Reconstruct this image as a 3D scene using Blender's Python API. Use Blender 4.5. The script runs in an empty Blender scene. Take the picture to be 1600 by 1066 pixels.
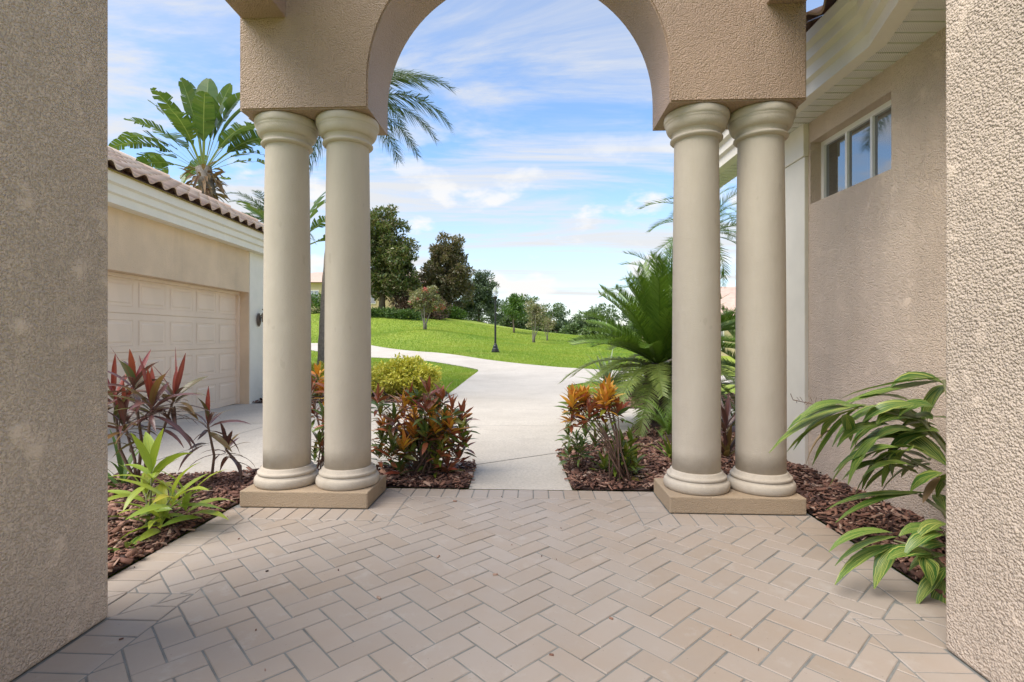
import bpy, bmesh, math, random
import numpy as np
from mathutils import Vector, Matrix, Euler
random.seed(7); rng = np.random.default_rng(11)
R = math.radians
scene = bpy.context.scene
C = scene.collection

# ---------------------------------------------------------------- camera, sky, sun, exposure
EYE, FOC, CX, CY = 1.1, 815.0, 795.0, 525.0      # eye height, focal length and optical axis in photo pixels
cam_d = bpy.data.cameras.new('camera'); cam = bpy.data.objects.new('camera', cam_d); C.objects.link(cam)
cam.location = (0, 0, EYE); cam.rotation_euler = (R(90), 0, 0)
cam_d.sensor_width = 36; cam_d.lens = FOC / 1600 * 36
cam_d.shift_x = (800 - CX) / 1600; cam_d.shift_y = (CY - 533) / 1600
cam_d.clip_start = .05; cam_d.clip_end = 3000
scene.camera = cam
scene.render.engine = 'CYCLES'
scene.view_settings.view_transform = 'Standard'; scene.view_settings.look = 'None'
scene.view_settings.gamma = 1; scene.view_settings.use_curve_mapping = False
scene.view_settings.exposure = 1.6
SUN_EL, SUN_AZ = 57, 240       # degrees; azimuth clockwise from +Y: from the left
SUN_POWER, SUN_ANGLE, SKY = 1.75, 50.0, 0.095

world = bpy.data.worlds.new('World'); scene.world = world; world.use_nodes = True
wt = world.node_tree; wt.nodes.clear()
def wn(t, **k):
    n = wt.nodes.new(t)
    for a, b in k.items(): setattr(n, a, b)
    return n
def wmath(op, a, b=None, clamp=False):
    n = wn('ShaderNodeMath', operation=op, use_clamp=clamp)
    for i, s in enumerate((a, b)):
        if s is None: continue
        if isinstance(s, (int, float)): n.inputs[i].default_value = s
        else: wt.links.new(s, n.inputs[i])
    return n.outputs[0]
def wramp(fac, lo, hi):
    n = wn('ShaderNodeMapRange', interpolation_type='SMOOTHSTEP')
    wt.links.new(fac, n.inputs[0]); n.inputs[1].default_value = lo; n.inputs[2].default_value = hi
    return n.outputs[0]
sky = wn('ShaderNodeTexSky', sky_type='NISHITA', sun_disc=False)
sky.sun_elevation = R(SUN_EL); sky.sun_rotation = R(SUN_AZ); sky.air_density = 1.0; sky.dust_density = .6; sky.ozone_density = 3.0
tc = wn('ShaderNodeTexCoord'); sx = wn('ShaderNodeSeparateXYZ'); wt.links.new(tc.outputs['Generated'], sx.inputs[0])
dz = wmath('MAXIMUM', sx.outputs[2], 0.0); den = wmath('ADD', dz, .13)
cb = wn('ShaderNodeCombineXYZ'); wt.links.new(wmath('DIVIDE', sx.outputs[0], den), cb.inputs[0]); wt.links.new(wmath('DIVIDE', sx.outputs[1], den), cb.inputs[1])
mp = wn('ShaderNodeMapping'); mp.inputs['Rotation'].default_value = (0, 0, R(-52)); mp.inputs['Scale'].default_value = (.34, 1.15, 1); mp.inputs['Location'].default_value = (3.3, 1.6, 0)
wt.links.new(cb.outputs[0], mp.inputs[0])
def wnoise(vec, scale, detail, rough=.55, dist=0.):
    n = wn('ShaderNodeTexNoise'); wt.links.new(vec, n.inputs['Vector'])
    n.inputs['Scale'].default_value = scale; n.inputs['Detail'].default_value = detail; n.inputs['Roughness'].default_value = rough; n.inputs['Distortion'].default_value = dist
    return n.outputs['Fac']
cirrus = wmath('MULTIPLY', wramp(wnoise(mp.outputs[0], 1.5, 9, .64, 1.1), .41, .64), .92)
veil = wmath('MULTIPLY', wramp(wnoise(mp.outputs[0], .55, 3, .5, .3), .42, .72), .25)
mp2 = wn('ShaderNodeMapping'); mp2.inputs['Scale'].default_value = (1.0, 1.0, 2.2); mp2.inputs['Location'].default_value = (.35, .2, .1); wt.links.new(tc.outputs['Generated'], mp2.inputs[0])
puff = wramp(wnoise(mp2.outputs[0], 7.0, 7, .52), .53, .64)
band = wmath('MULTIPLY', wramp(dz, .02, .08), wmath('SUBTRACT', 1.0, wramp(dz, .20, .42)))
puff = wmath('MULTIPLY', puff, band)
low = wmath('MULTIPLY', wmath('SUBTRACT', 1.0, wramp(dz, .0, .34)), .46)
def cover(a, b):   # 1-(1-a)(1-b)
    return wmath('SUBTRACT', 1.0, wmath('MULTIPLY', wmath('SUBTRACT', 1.0, a), wmath('SUBTRACT', 1.0, b)))
thin = cover(cover(cirrus, veil), low)
hs = wn('ShaderNodeHueSaturation'); hs.inputs['Saturation'].default_value = 1.08; wt.links.new(sky.outputs[0], hs.inputs['Color'])
mx = wn('ShaderNodeMix', data_type='RGBA'); wt.links.new(thin, mx.inputs[0]); wt.links.new(hs.outputs[0], mx.inputs[6]); mx.inputs[7].default_value = (2.95, 2.95, 2.97, 1)
mx2 = wn('ShaderNodeMix', data_type='RGBA'); wt.links.new(puff, mx2.inputs[0]); wt.links.new(mx.outputs[2], mx2.inputs[6]); mx2.inputs[7].default_value = (3.5, 3.45, 3.4, 1)
bg = wn('ShaderNodeBackground'); wt.links.new(mx2.outputs[2], bg.inputs[0]); bg.inputs[1].default_value = SKY
wo = wn('ShaderNodeOutputWorld'); wt.links.new(bg.outputs[0], wo.inputs[0])

sun_d = bpy.data.lights.new('sun', 'SUN'); sun = bpy.data.objects.new('sun', sun_d); C.objects.link(sun)
sun_d.energy = SUN_POWER; sun_d.angle = R(SUN_ANGLE); sun_d.color = (1, .93, .83)
sdir = Vector((math.sin(R(SUN_AZ)) * math.cos(R(SUN_EL)), math.cos(R(SUN_AZ)) * math.cos(R(SUN_EL)), math.sin(R(SUN_EL))))
sun.rotation_euler = sdir.to_track_quat('Z', 'Y').to_euler(); sun.location = sdir * 60

# ---------------------------------------------------------------- helpers
def s2l(*c):
    return tuple(((v / 255) / 12.92 if v / 255 <= .04045 else ((v / 255 + .055) / 1.055) ** 2.4) for v in c)
def at(px, py, Y): return Vector(((px - CX) * Y / FOC, Y, EYE + (CY - py) * Y / FOC))
PA = R(2.5)                                        # the porch stands 2.5 degrees off the house's line
def W(u, v, z=0.): return Vector((u * math.cos(PA) + v * math.sin(PA), -u * math.sin(PA) + v * math.cos(PA), z))

def tag(o, label=None, cat=None, group=None, kind=None):
    for k, v in (('label', label), ('category', cat), ('group', group), ('kind', kind)):
        if v: o[k] = v
    return o
def link(o, parent=None, loc=None, rz=None):
    C.objects.link(o)
    if parent: o.parent = parent
    if loc is not None: o.location = loc
    if rz is not None: o.rotation_euler = (0, 0, rz)
    return o
def empty(name, loc, rz=0., **k):
    o = bpy.data.objects.new(name, None); o.empty_display_size = .1
    link(o, None, loc, rz); return tag(o, **k)
def mesh_from(bm, name, smooth=False):
    me = bpy.data.meshes.new(name); bm.normal_update(); bm.to_mesh(me); bm.free()
    if smooth: me.polygons.foreach_set('use_smooth', [True] * len(me.polygons))
    return me
def obj(name, data, mat=None, parent=None, loc=None, rz=None, smooth=False):
    me = mesh_from(data, name, smooth) if isinstance(data, bmesh.types.BMesh) else data
    if mat is not None and not me.materials: me.materials.append(mat)
    return link(bpy.data.objects.new(name, me), parent, loc, rz)
def fast_mesh(name, V, F, smooth=False, mat=None):
    V = np.asarray(V, dtype=np.float32).reshape(-1, 3); F = np.asarray(F, dtype=np.int32); k = F.shape[1]
    me = bpy.data.meshes.new(name); me.vertices.add(len(V)); me.vertices.foreach_set('co', V.ravel())
    me.loops.add(F.size); me.loops.foreach_set('vertex_index', F.ravel())
    me.polygons.add(len(F)); me.polygons.foreach_set('loop_start', np.arange(len(F), dtype=np.int32) * k)
    if smooth: me.polygons.foreach_set('use_smooth', np.ones(len(F), dtype=bool))
    me.update(calc_edges=True); me.validate()
    if mat: me.materials.append(mat)
    return me
def add_box(bm, lo, hi, bevel=0.):
    lo = Vector(lo); hi = Vector(hi); c = (lo + hi) / 2; s = hi - lo
    r = bmesh.ops.create_cube(bm, size=1, matrix=Matrix.Translation(c) @ Matrix.Diagonal((s.x, s.y, s.z, 1)))
    if bevel:
        es = list({e for v in r['verts'] for e in v.link_edges})
        bmesh.ops.bevel(bm, geom=es, offset=bevel, segments=2, affect='EDGES', profile=.5)
def box(lo, hi, bevel=0.):
    bm = bmesh.new(); add_box(bm, lo, hi, bevel); return bm
def lathe(profile, n=48, cap=True):
    bm = bmesh.new(); rings = []
    for r, z in profile: rings.append([bm.verts.new((r * math.cos(2 * math.pi * i / n), r * math.sin(2 * math.pi * i / n), z)) for i in range(n)])
    for a, b in zip(rings, rings[1:]):
        for i in range(n): bm.faces.new((a[i], a[(i + 1) % n], b[(i + 1) % n], b[i]))
    if cap: bm.faces.new(rings[0][::-1]); bm.faces.new(rings[-1])
    return bm
def add_tube(bm, pts, radii, n=7):
    rings = []; pts = [Vector(p) for p in pts]
    for i, p in enumerate(pts):
        t = (pts[min(i + 1, len(pts) - 1)] - pts[max(i - 1, 0)]).normalized()
        a = t.cross(Vector((.31, .17, .93)));  a = a if a.length > .05 else t.cross(Vector((1, 0, 0)))
        a.normalize(); b = t.cross(a)
        r = radii[i] if isinstance(radii, (list, tuple)) else radii
        rings.append([bm.verts.new(p + (a * math.cos(2 * math.pi * k / n) + b * math.sin(2 * math.pi * k / n)) * r) for k in range(n)])
    for A, B in zip(rings, rings[1:]):
        for k in range(n): bm.faces.new((A[k], A[(k + 1) % n], B[(k + 1) % n], B[k]))
    bm.faces.new(rings[0][::-1]); bm.faces.new(rings[-1])
def tube(pts, radii, n=7):
    bm = bmesh.new(); add_tube(bm, pts, radii, n); return bm
def sweep(path, profile):
    """profile (outward, z) along a plan polyline; outward is to the left of travel"""
    bm = bmesh.new(); rings = []; P = [Vector((p[0], p[1], 0)) for p in path]
    for i, p in enumerate(P):
        d1 = (P[i] - P[i - 1]).normalized() if i else (P[1] - P[0]).normalized()
        d2 = (P[i + 1] - P[i]).normalized() if i < len(P) - 1 else d1
        n1 = Vector((-d1.y, d1.x, 0)); n2 = Vector((-d2.y, d2.x, 0)); m = (n1 + n2).normalized(); m /= max(.5, m.dot(n1))
        rings.append([bm.verts.new((p.x + m.x * o, p.y + m.y * o, z)) for o, z in profile])
    for A, B in zip(rings, rings[1:]):
        for k in range(len(profile) - 1): bm.faces.new((A[k], B[k], B[k + 1], A[k + 1]))
    bm.faces.new(rings[0]); bm.faces.new(rings[-1][::-1])
    bmesh.ops.recalc_face_normals(bm, faces=bm.faces); return bm

# ---------------------------------------------------------------- materials
class NT:
    def __init__(s, name):
        s.m = bpy.data.materials.new(name); s.m.use_nodes = True; s.t = s.m.node_tree; s.t.nodes.clear()
        s.out = s.n('ShaderNodeOutputMaterial'); s.p = s.n('ShaderNodeBsdfPrincipled'); s.l(s.p.outputs[0], s.out.inputs[0])
        s.tc = s.n('ShaderNodeTexCoord')
    def n(s, t, **k):
        n = s.t.nodes.new(t)
        for a, b in k.items(): setattr(n, a, b)
        return n
    def l(s, a, b): s.t.links.new(a, b)
    def set(s, i, v):
        if hasattr(v, 'is_linked') or isinstance(v, bpy.types.NodeSocket): s.l(v, s.p.inputs[i])
        elif isinstance(v, tuple): s.p.inputs[i].default_value = (*v[:3], 1)
        else: s.p.inputs[i].default_value = v
    def noise(s, scale, detail=3, rough=.55, dist=0., vec=None, sc=None):
        n = s.n('ShaderNodeTexNoise'); v = vec or s.tc.outputs['Object']
        if sc:
            m = s.n('ShaderNodeMapping'); m.inputs['Scale'].default_value = sc; s.l(v, m.inputs[0]); v = m.outputs[0]
        s.l(v, n.inputs['Vector'])
        for a, b in (('Scale', scale), ('Detail', detail), ('Roughness', rough), ('Distortion', dist)): n.inputs[a].default_value = b
        return n.outputs['Fac']
    def ramp(s, f, stops, interp='LINEAR'):
        n = s.n('ShaderNodeValToRGB'); n.color_ramp.interpolation = interp; s.l(f, n.inputs[0]); e = n.color_ramp.elements
        while len(e) < len(stops): e.new(.5)
        for x, (p, c) in zip(e, stops): x.position = p; x.color = (*c[:3], 1) if isinstance(c, tuple) else (c, c, c, 1)
        return n.outputs[0]
    def mix(s, f, a, b, mode='MIX'):
        n = s.n('ShaderNodeMix', data_type='RGBA', blend_type=mode)
        for i, v in ((0, f), (6, a), (7, b)):
            if isinstance(v, (int, float)): n.inputs[i].default_value = v if i == 0 else (v, v, v, 1)
            elif isinstance(v, tuple): n.inputs[i].default_value = (*v[:3], 1)
            else: s.l(v, n.inputs[i])
        return n.outputs[2]
    def math(s, op, a, b=None, clamp=False):
        n = s.n('ShaderNodeMath', operation=op, use_clamp=clamp)
        for i, v in enumerate((a, b)):
            if v is None: continue
            if isinstance(v, (int, float)): n.inputs[i].default_value = v
            else: s.l(v, n.inputs[i])
        return n.outputs[0]
    def bump(s, h, strength, dist, prev=None):
        n = s.n('ShaderNodeBump'); s.l(h, n.inputs['Height']); n.inputs['Strength'].default_value = strength; n.inputs['Distance'].default_value = dist
        if prev: s.l(prev, n.inputs['Normal'])
        s.l(n.outputs[0], s.p.inputs['Normal']); return n.outputs[0]

def stucco(name, c, scale, dist, rough=.85, patch=True):
    t = NT(name); big = t.noise(1.3, 4, .6); mid = t.noise(9, 3)
    lo = tuple(v * .88 for v in c); hi = tuple(min(1, v * 1.10) for v in c)
    col = t.ramp(big, [(.3, lo), (.7, hi)])
    vo = t.n('ShaderNodeTexVoronoi', feature='SMOOTH_F1'); vo.inputs['Scale'].default_value = scale * 1.5; vo.inputs['Smoothness'].default_value = .35
    wob = t.n('ShaderNodeVectorMath', operation='ADD'); nn = t.n('ShaderNodeTexNoise'); t.l(t.tc.outputs['Object'], nn.inputs['Vector']); nn.inputs['Scale'].default_value = scale * .9; nn.inputs['Detail'].default_value = 3
    sc_ = t.n('ShaderNodeVectorMath', operation='SCALE'); t.l(nn.outputs['Color'], sc_.inputs[0]); sc_.inputs['Scale'].default_value = .9 / scale
    t.l(t.tc.outputs['Object'], wob.inputs[0]); t.l(sc_.outputs[0], wob.inputs[1]); t.l(wob.outputs[0], vo.inputs['Vector'])
    gr_ = t.math('SUBTRACT', 1., vo.outputs['Distance'])
    f = t.mix(.55, gr_, t.noise(scale * .55, 4, .7))
    relief = t.ramp(f, [(.30, 0.), (.48, .45), (.72, 1.)], 'EASE')
    if patch:
        pm = t.ramp(mid, [(.58, 0.), (.74, .8)])
        relief = t.mix(pm, relief, 0.85)
        col = t.mix(t.math('MULTIPLY', pm, .35), col, tuple(min(1, v * 1.18) for v in c))
    stn = t.ramp(t.noise(3.2, 5, .7, sc=(1, 1, .10)), [(.52, 0.), (.74, 1.)]); col = t.mix(t.math('MULTIPLY', stn, .22), col, tuple(v * .55 for v in c))
    t.set('Base Color', col); t.set('Roughness', rough)
    t.bump(relief, 1., dist); return t.m
def plain(name, c, rough=.6, var=.08, scale=6, bump=0., bscale=80, metal=0., streak=False):
    t = NT(name); f = t.noise(scale, 5, .6, sc=(1, 1, .25) if streak else None)
    t.set('Base Color', t.ramp(f, [(.3, tuple(v * (1 - var) for v in c)), (.7, tuple(min(1, v * (1 + var)) for v in c))]))
    t.set('Roughness', rough); t.set('Metallic', metal)
    if bump: t.bump(t.noise(bscale, 3), .6, bump)
    return t.m
def leafy(name, cols, rough=.45, trans=.28, spec=.5, obj_random=False, vein=None, spread=1.0):
    t = NT(name)
    isl = t.n('ShaderNodeNewGeometry').outputs['Random Per Island']
    rnd = t.math('FRACT', t.math('ADD', t.n('ShaderNodeObjectInfo').outputs['Random'], isl)) if obj_random else isl
    k = len(cols); col = t.ramp(rnd, [(i / max(1, k - 1), c) for i, c in enumerate(cols)])
    if vein: col = vein(t, col)
    t.set('Base Color', col); t.set('Roughness', rough)
    tr = t.n('ShaderNodeBsdfTranslucent'); t.l(t.mix(.5, col, (1., 1., .25), 'MULTIPLY'), tr.inputs[0])
    ms = t.n('ShaderNodeMixShader'); ms.inputs[0].default_value = trans
    t.l(t.p.outputs[0], ms.inputs[1]); t.l(tr.outputs[0], ms.inputs[2]); t.l(ms.outputs[0], t.out.inputs[0])
    return t.m

M = {}
TAN = (.70, .56, .445)
M['pier'] = stucco('stucco_coarse', (.66, .545, .445), 80, .012)
M['stucco'] = stucco('stucco_medium', TAN, 75, .008)
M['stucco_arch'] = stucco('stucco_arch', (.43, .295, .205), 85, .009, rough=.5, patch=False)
M['plinth'] = stucco('stucco_plinth', (.40, .30, .20), 130, .003, patch=False)
def column_mat():
    t = NT('column_paint'); ob = t.tc.outputs['Object']
    col = t.ramp(t.noise(3, 5, .65, sc=(1, 1, .3)), [(.3, (.46, .395, .315)), (.7, (.54, .475, .385))])
    st = t.ramp(t.noise(9, 5, .7, sc=(1, 1, .12)), [(.52, 0.), (.75, 1.)]); col = t.mix(t.math('MULTIPLY', st, .18), col, (.36, .30, .23))
    sx_ = t.n('ShaderNodeSeparateXYZ'); t.l(ob, sx_.inputs[0])
    spl = t.math('MULTIPLY', t.ramp(sx_.outputs[2], [(.1, 1.), (.45, 0.)]), t.ramp(t.noise(14, 5, .7), [(.45, 0.), (.75, .35)])); col = t.mix(spl, col, (.30, .24, .18))
    sk = t.ramp(t.noise(16, 2, .5, sc=(1, 1, .5)), [(.73, 0.), (.76, .7)]); col = t.mix(t.math('MULTIPLY', sk, .22), col, (.25, .20, .15))
    t.set('Base Color', col); t.set('Roughness', .82); t.bump(t.noise(120, 4, .65), .7, .003, t.bump(t.noise(10, 3), .6, .006)); return t.m
M['column'] = column_mat()
M['white'] = plain('cream_paint', (.82, .77, .67), .5, .04, 4)
def soffit_mat():
    t = NT('perforated_soffit'); ob = t.n('ShaderNodeNewGeometry').outputs['Position']
    vo = t.n('ShaderNodeTexVoronoi'); vo.inputs['Scale'].default_value = 75; vo.inputs['Randomness'].default_value = 0.; t.l(ob, vo.inputs['Vector'])
    t.set('Base Color', t.mix(t.ramp(vo.outputs['Distance'], [(.16, 1.), (.24, 0.)]), (.78, .76, .70), (.25, .24, .22))); t.set('Roughness', .5); return t.m
M['soffit'] = soffit_mat()
M['window'] = plain('window_vinyl', (.88, .87, .84), .35, .02, 4)
M['garage'] = stucco('stucco_garage', (.74, .56, .385), 60, .003, patch=False)
M['door'] = plain('garage_door_paint', (.81, .64, .49), .5, .06, 2, streak=True)
M['black'] = plain('black_metal', (.012, .012, .014), .35, .1, 20)
M['bark'] = plain('bark', (.16, .12, .09), .9, .3, 14, .02, 25)
M['palm_bark'] = plain('palm_bark', (.22, .19, .16), .9, .25, 20, .01, 40, streak=False)
M['cycad_bark'] = plain('cycad_bark', (.07, .05, .04), .95, .4, 20, .02, 40)
M['stem'] = plain('green_stem', (.16, .16, .07), .6, .3, 20)
M['cane'] = plain('brown_cane', (.17, .10, .07), .7, .3, 30)

def paver_mat():
    t = NT('paver'); rnd = t.n('ShaderNodeObjectInfo').outputs['Random']
    isl = t.n('ShaderNodeNewGeometry').outputs['Random Per Island']
    f = t.math('FRACT', t.math('ADD', rnd, isl))
    col = t.ramp(f, [(0, (.35, .293, .243)), (.35, (.368, .31, .258)), (.7, (.385, .326, .275)), (.9, (.37, .302, .243)), (1, (.34, .278, .222))])
    geo = t.n('ShaderNodeNewGeometry').outputs['Position']
    st = t.ramp(t.noise(1.6, 5, .65, vec=geo), [(.42, 0.), (.68, 1.)])
    col = t.mix(t.math('MULTIPLY', st, .35), col, (.33, .235, .155))
    ef = t.ramp(t.noise(5.5, 6, .7, vec=geo), [(.57, 0.), (.72, 1.)])
    col = t.mix(t.math('MULTIPLY', ef, .30), col, (.52, .50, .47))
    sp = t.ramp(t.noise(75, 2, .5, vec=geo), [(.71, 0.), (.76, 1.)])
    col = t.mix(t.math('MULTIPLY', sp, .5), col, (.14, .11, .09))
    t.set('Base Color', col); t.set('Roughness', t.ramp(t.noise(8, 3, vec=geo), [(.3, .48), (.7, .68)]))
    t.bump(t.noise(260, 3, .6, vec=geo), .35, .0015); return t.m
M['paver'] = paver_mat()
M['mortar'] = plain('mortar', (.20, .20, .185), .95, .25, 9, .003, 200)

def concrete_mat():
    t = NT('shell_concrete'); n1 = t.noise(.55, 6, .65); n2 = t.noise(42, 4, .75); n3 = t.noise(2.5, 6, .7)
    col = t.ramp(n1, [(.3, (.48, .43, .36)), (.7, (.60, .545, .465))])
    col = t.mix(t.math('MULTIPLY', t.ramp(n2, [(.45, 0.), (.65, 1.)]), .45), col, (.27, .24, .20))
    col = t.mix(t.math('MULTIPLY', t.ramp(n3, [(.5, 0.), (.75, 1.)]), .4), col, (.36, .32, .27))
    t.set('Base Color', col); t.set('Roughness', .85); t.bump(n2, .5, .004); return t.m
M['concrete'] = concrete_mat()
def lawn_mat():
    t = NT('lawn'); a = t.noise(.16, 5, .6); b = t.noise(3.0, 6, .75); c = t.noise(.5, 4, .6, sc=(1, 3, 1))
    col = t.ramp(a, [(.3, (.25, .34, .026)), (.55, (.31, .39, .034)), (.72, (.39, .40, .06))])
    col = t.mix(t.math('MULTIPLY', t.ramp(c, [(.5, 0.), (.7, 1.)]), .5), col, (.33, .34, .07))
    col = t.mix(.5, col, t.ramp(b, [(.3, (.55, .62, .5)), (.7, (1., 1., 1.))]), 'MULTIPLY')
    t.set('Base Color', col); t.set('Roughness', .8); t.bump(t.noise(14, 6, .8), .8, .05); return t.m
M['lawn'] = lawn_mat()
def soil_mat():
    t = NT('mulch_soil'); n = t.noise(45, 5, .7)
    t.set('Base Color', t.ramp(n, [(.3, (.02, .012, .009)), (.55, (.07, .035, .024)), (.75, (.16, .085, .06))])); t.set('Roughness', .95); t.bump(n, 1., .02); return t.m
M['soil'] = soil_mat()
def chips_mat():
    t = NT('bark_chips'); r = t.n('ShaderNodeNewGeometry').outputs['Random Per Island']
    col = t.ramp(r, [(0, (.045, .022, .017)), (.3, (.12, .052, .036)), (.6, (.25, .115, .075)), (.85, (.38, .21, .145)), (1, (.52, .37, .28))])
    t.set('Base Color', t.mix(.5, col, t.ramp(t.noise(120, 3), [(.3, .5), (.7, 1.)]), 'MULTIPLY')); t.set('Roughness', .8); return t.m
M['chips'] = chips_mat()
def tile_mat():
    t = NT('roof_tile'); rnd = t.n('ShaderNodeObjectInfo').outputs['Random']
    col = t.ramp(rnd, [(0, (.60, .41, .31)), (.4, (.70, .51, .39)), (.75, (.76, .60, .48)), (1, (.52, .34, .25))])
    col = t.mix(t.math('MULTIPLY', t.ramp(t.noise(9, 5, .7), [(.5, 0.), (.75, 1.)]), .3), col, (.25, .17, .14))
    t.set('Base Color', col); t.set('Roughness', .75); return t.m
M['tile'] = tile_mat()
def glass_mat():
    t = NT('window_glass'); t.set('Base Color', (.035, .04, .042)); t.set('Roughness', .03); t.set('Specular IOR Level', .9); t.set('IOR', 2.4); return t.m
M['glass'] = glass_mat()
def globe_mat():
    t = NT('lamp_globe'); t.set('Base Color', (.8, .8, .8)); t.set('Roughness', .25); t.set('Transmission Weight', .6); t.set('Alpha', .75); return t.m
M['globe'] = globe_mat()

def stripes(c2, amount=.75, k=26., slant=1.6, width=(.50, .66)):
    """pale bars that run from the midrib outwards and forwards"""
    def f(t, col):
        uv = t.n('ShaderNodeSeparateXYZ'); t.l(t.tc.outputs['UV'], uv.inputs[0])
        ax = t.math('ABSOLUTE', t.math('SUBTRACT', uv.outputs[0], .5))
        w = t.math('SUBTRACT', t.math('MULTIPLY', uv.outputs[1], k * .5), t.math('MULTIPLY', ax, k * slant))
        nz = t.noise(1.0, 3, .6, vec=None)
        cmb = t.n('ShaderNodeCombineXYZ'); t.l(w, cmb.inputs[0]); t.l(t.math('MULTIPLY', ax, 1.3), cmb.inputs[1])
        oi = t.n('ShaderNodeObjectInfo').outputs['Random']; t.l(t.math('MULTIPLY', oi, 40.), cmb.inputs[2])
        n = t.n('ShaderNodeTexNoise'); t.l(cmb.outputs[0], n.inputs['Vector']); n.inputs['Scale'].default_value = 1.0; n.inputs['Detail'].default_value = 2
        m = t.ramp(n.outputs['Fac'], [(width[0], 0.), (width[1], 1.)])
        mid = t.ramp(ax, [(.0, 1.), (.05, 0.)])
        return t.mix(t.math('MULTIPLY', t.math('MAXIMUM', m, t.math('MULTIPLY', mid, .6)), amount), col, c2)
    return f
def rib(c2, wid=.07, amount=.8):
    def f(t, col):
        uv = t.n('ShaderNodeSeparateXYZ'); t.l(t.tc.outputs['UV'], uv.inputs[0])
        ax = t.math('ABSOLUTE', t.math('SUBTRACT', uv.outputs[0], .5))
        return t.mix(t.math('MULTIPLY', t.ramp(ax, [(wid * .4, 1.), (wid, 0.)]), amount), col, c2)
    return f
M['ginger'] = leafy('ginger_leaf', [(.04, .125, .022), (.075, .18, .03), (.055, .145, .035)], .36, .22, obj_random=True, vein=stripes((.55, .56, .14), .8, 34., 1.1, (.50, .61)))
M['ginger_yellow'] = leafy('ginger_leaf_yellow', [(.40, .46, .07), (.30, .42, .06), (.52, .46, .06)], .35, .3, obj_random=True, vein=stripes((.10, .22, .04), .6))
M['dry_leaf'] = leafy('dry_leaf', [(.16, .09, .05), (.30, .19, .10), (.38, .27, .16)], .7, .2, obj_random=True)
M['ti_red'] = leafy('ti_leaf_red', [(.30, .055, .04), (.22, .045, .045), (.36, .09, .055)], .3, .3, obj_random=True, vein=rib((.36, .10, .07)))
M['ti_purple'] = leafy('ti_leaf_purple', [(.12, .065, .065), (.17, .085, .075), (.10, .07, .06)], .26, .2, obj_random=True, vein=rib((.24, .08, .07)))
M['ti_bronze'] = leafy('ti_leaf_bronze', [(.15, .13, .05), (.24, .15, .06), (.11, .135, .06)], .28, .25, obj_random=True, vein=rib((.24, .10, .06)))
M['cr_orange'] = leafy('croton_orange', [(.70, .34, .04), (.60, .20, .04), (.78, .52, .06)], .3, .2, obj_random=True, vein=rib((.60, .38, .05), .1))
M['cr_red'] = leafy('croton_red', [(.26, .06, .04), (.36, .12, .05), (.18, .07, .04)], .28, .2, obj_random=True, vein=rib((.35, .09, .04), .08))
M['cr_green'] = leafy('croton_green', [(.07, .13, .035), (.12, .18, .035), (.15, .11, .035)], .28, .18, obj_random=True, vein=rib((.24, .22, .04), .06))
M['cr_lime'] = leafy('croton_lime', [(.22, .28, .035), (.13, .21, .03), (.34, .32, .04)], .32, .25, obj_random=True, vein=stripes((.07, .13, .02), .6))
M['cycad'] = leafy('cycad_leaflet', [(.09, .18, .024), (.135, .235, .03), (.18, .28, .04)], .38, .22)
M['cycad_old'] = leafy('cycad_leaflet_old', [(.17, .23, .045), (.22, .27, .065), (.13, .20, .04)], .45, .22)
M['palm'] = leafy('palm_leaflet', [(.05, .095, .03), (.085, .14, .04), (.035, .07, .025)], .4, .25)
M['datepalm'] = leafy('date_palm_leaflet', [(.10, .18, .03), (.15, .23, .045), (.07, .14, .03)], .4, .25)
M['strelitzia'] = leafy('strelitzia_leaf', [(.075, .14, .035), (.10, .17, .045), (.13, .18, .05)], .35, .3, obj_random=True, vein=rib((.30, .36, .14), .03))
M['agave'] = leafy('agave_leaf', [(.20, .27, .13), (.26, .32, .16), (.15, .22, .10)], .5, .15, obj_random=True)
M['duranta'] = leafy('duranta_leaf', [(.38, .44, .05), (.62, .58, .07), (.74, .66, .12), (.50, .53, .07)], .45, .25)
M['magnolia'] = leafy('magnolia_leaf', [(.07, .115, .03), (.13, .18, .05), (.21, .24, .09), (.24, .19, .10), (.11, .145, .05)], .3, .2)
M['magnolia_brown'] = leafy('magnolia_leaf_brown', [(.09, .105, .045), (.18, .16, .08), (.28, .21, .13), (.14, .155, .065)], .3, .2)
M['oak'] = leafy('oak_leaf', [(.07, .125, .045), (.12, .185, .065), (.18, .24, .09)], .5, .2)
M['oak_pale'] = leafy('oak_leaf_pale', [(.09, .14, .07), (.15, .20, .11), (.07, .115, .055)], .5, .2)
M['bright'] = leafy('bright_leaf', [(.05, .12, .018), (.09, .18, .025), (.14, .22, .03)], .45, .22)
M['myrtle'] = leafy('myrtle_leaf', [(.20, .24, .10), (.28, .29, .13), (.36, .28, .17), (.16, .20, .08)], .5, .22)
M['pink'] = leafy('pink_blossom', [(.55, .14, .13), (.62, .24, .20), (.48, .09, .10)], .6, .3)
M['hedge'] = leafy('hedge_leaf', [(.05, .11, .02), (.085, .16, .03), (.12, .19, .04)], .5, .2)
M['hedge_red'] = leafy('hedge_leaf_red', [(.10, .06, .035), (.14, .08, .05), (.07, .06, .025)], .5, .2)
def patchy(t, col):
    geo = t.n('ShaderNodeNewGeometry').outputs['Position']; a_ = t.noise(.22, 5, .65, vec=geo); m_ = t.noise(.9, 3, .6, vec=geo, sc=(.3, 1.4, 1))
    col = t.mix(1., col, t.ramp(a_, [(.32, (.62, .80, .75)), (.52, (1., 1., 1.)), (.72, (1.25, 1.06, 1.2))]), 'MULTIPLY')
    return t.mix(t.math('MULTIPLY', t.ramp(m_, [(.52, 0.), (.72, 1.)]), .4), col, (.42, .40, .10))
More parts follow.
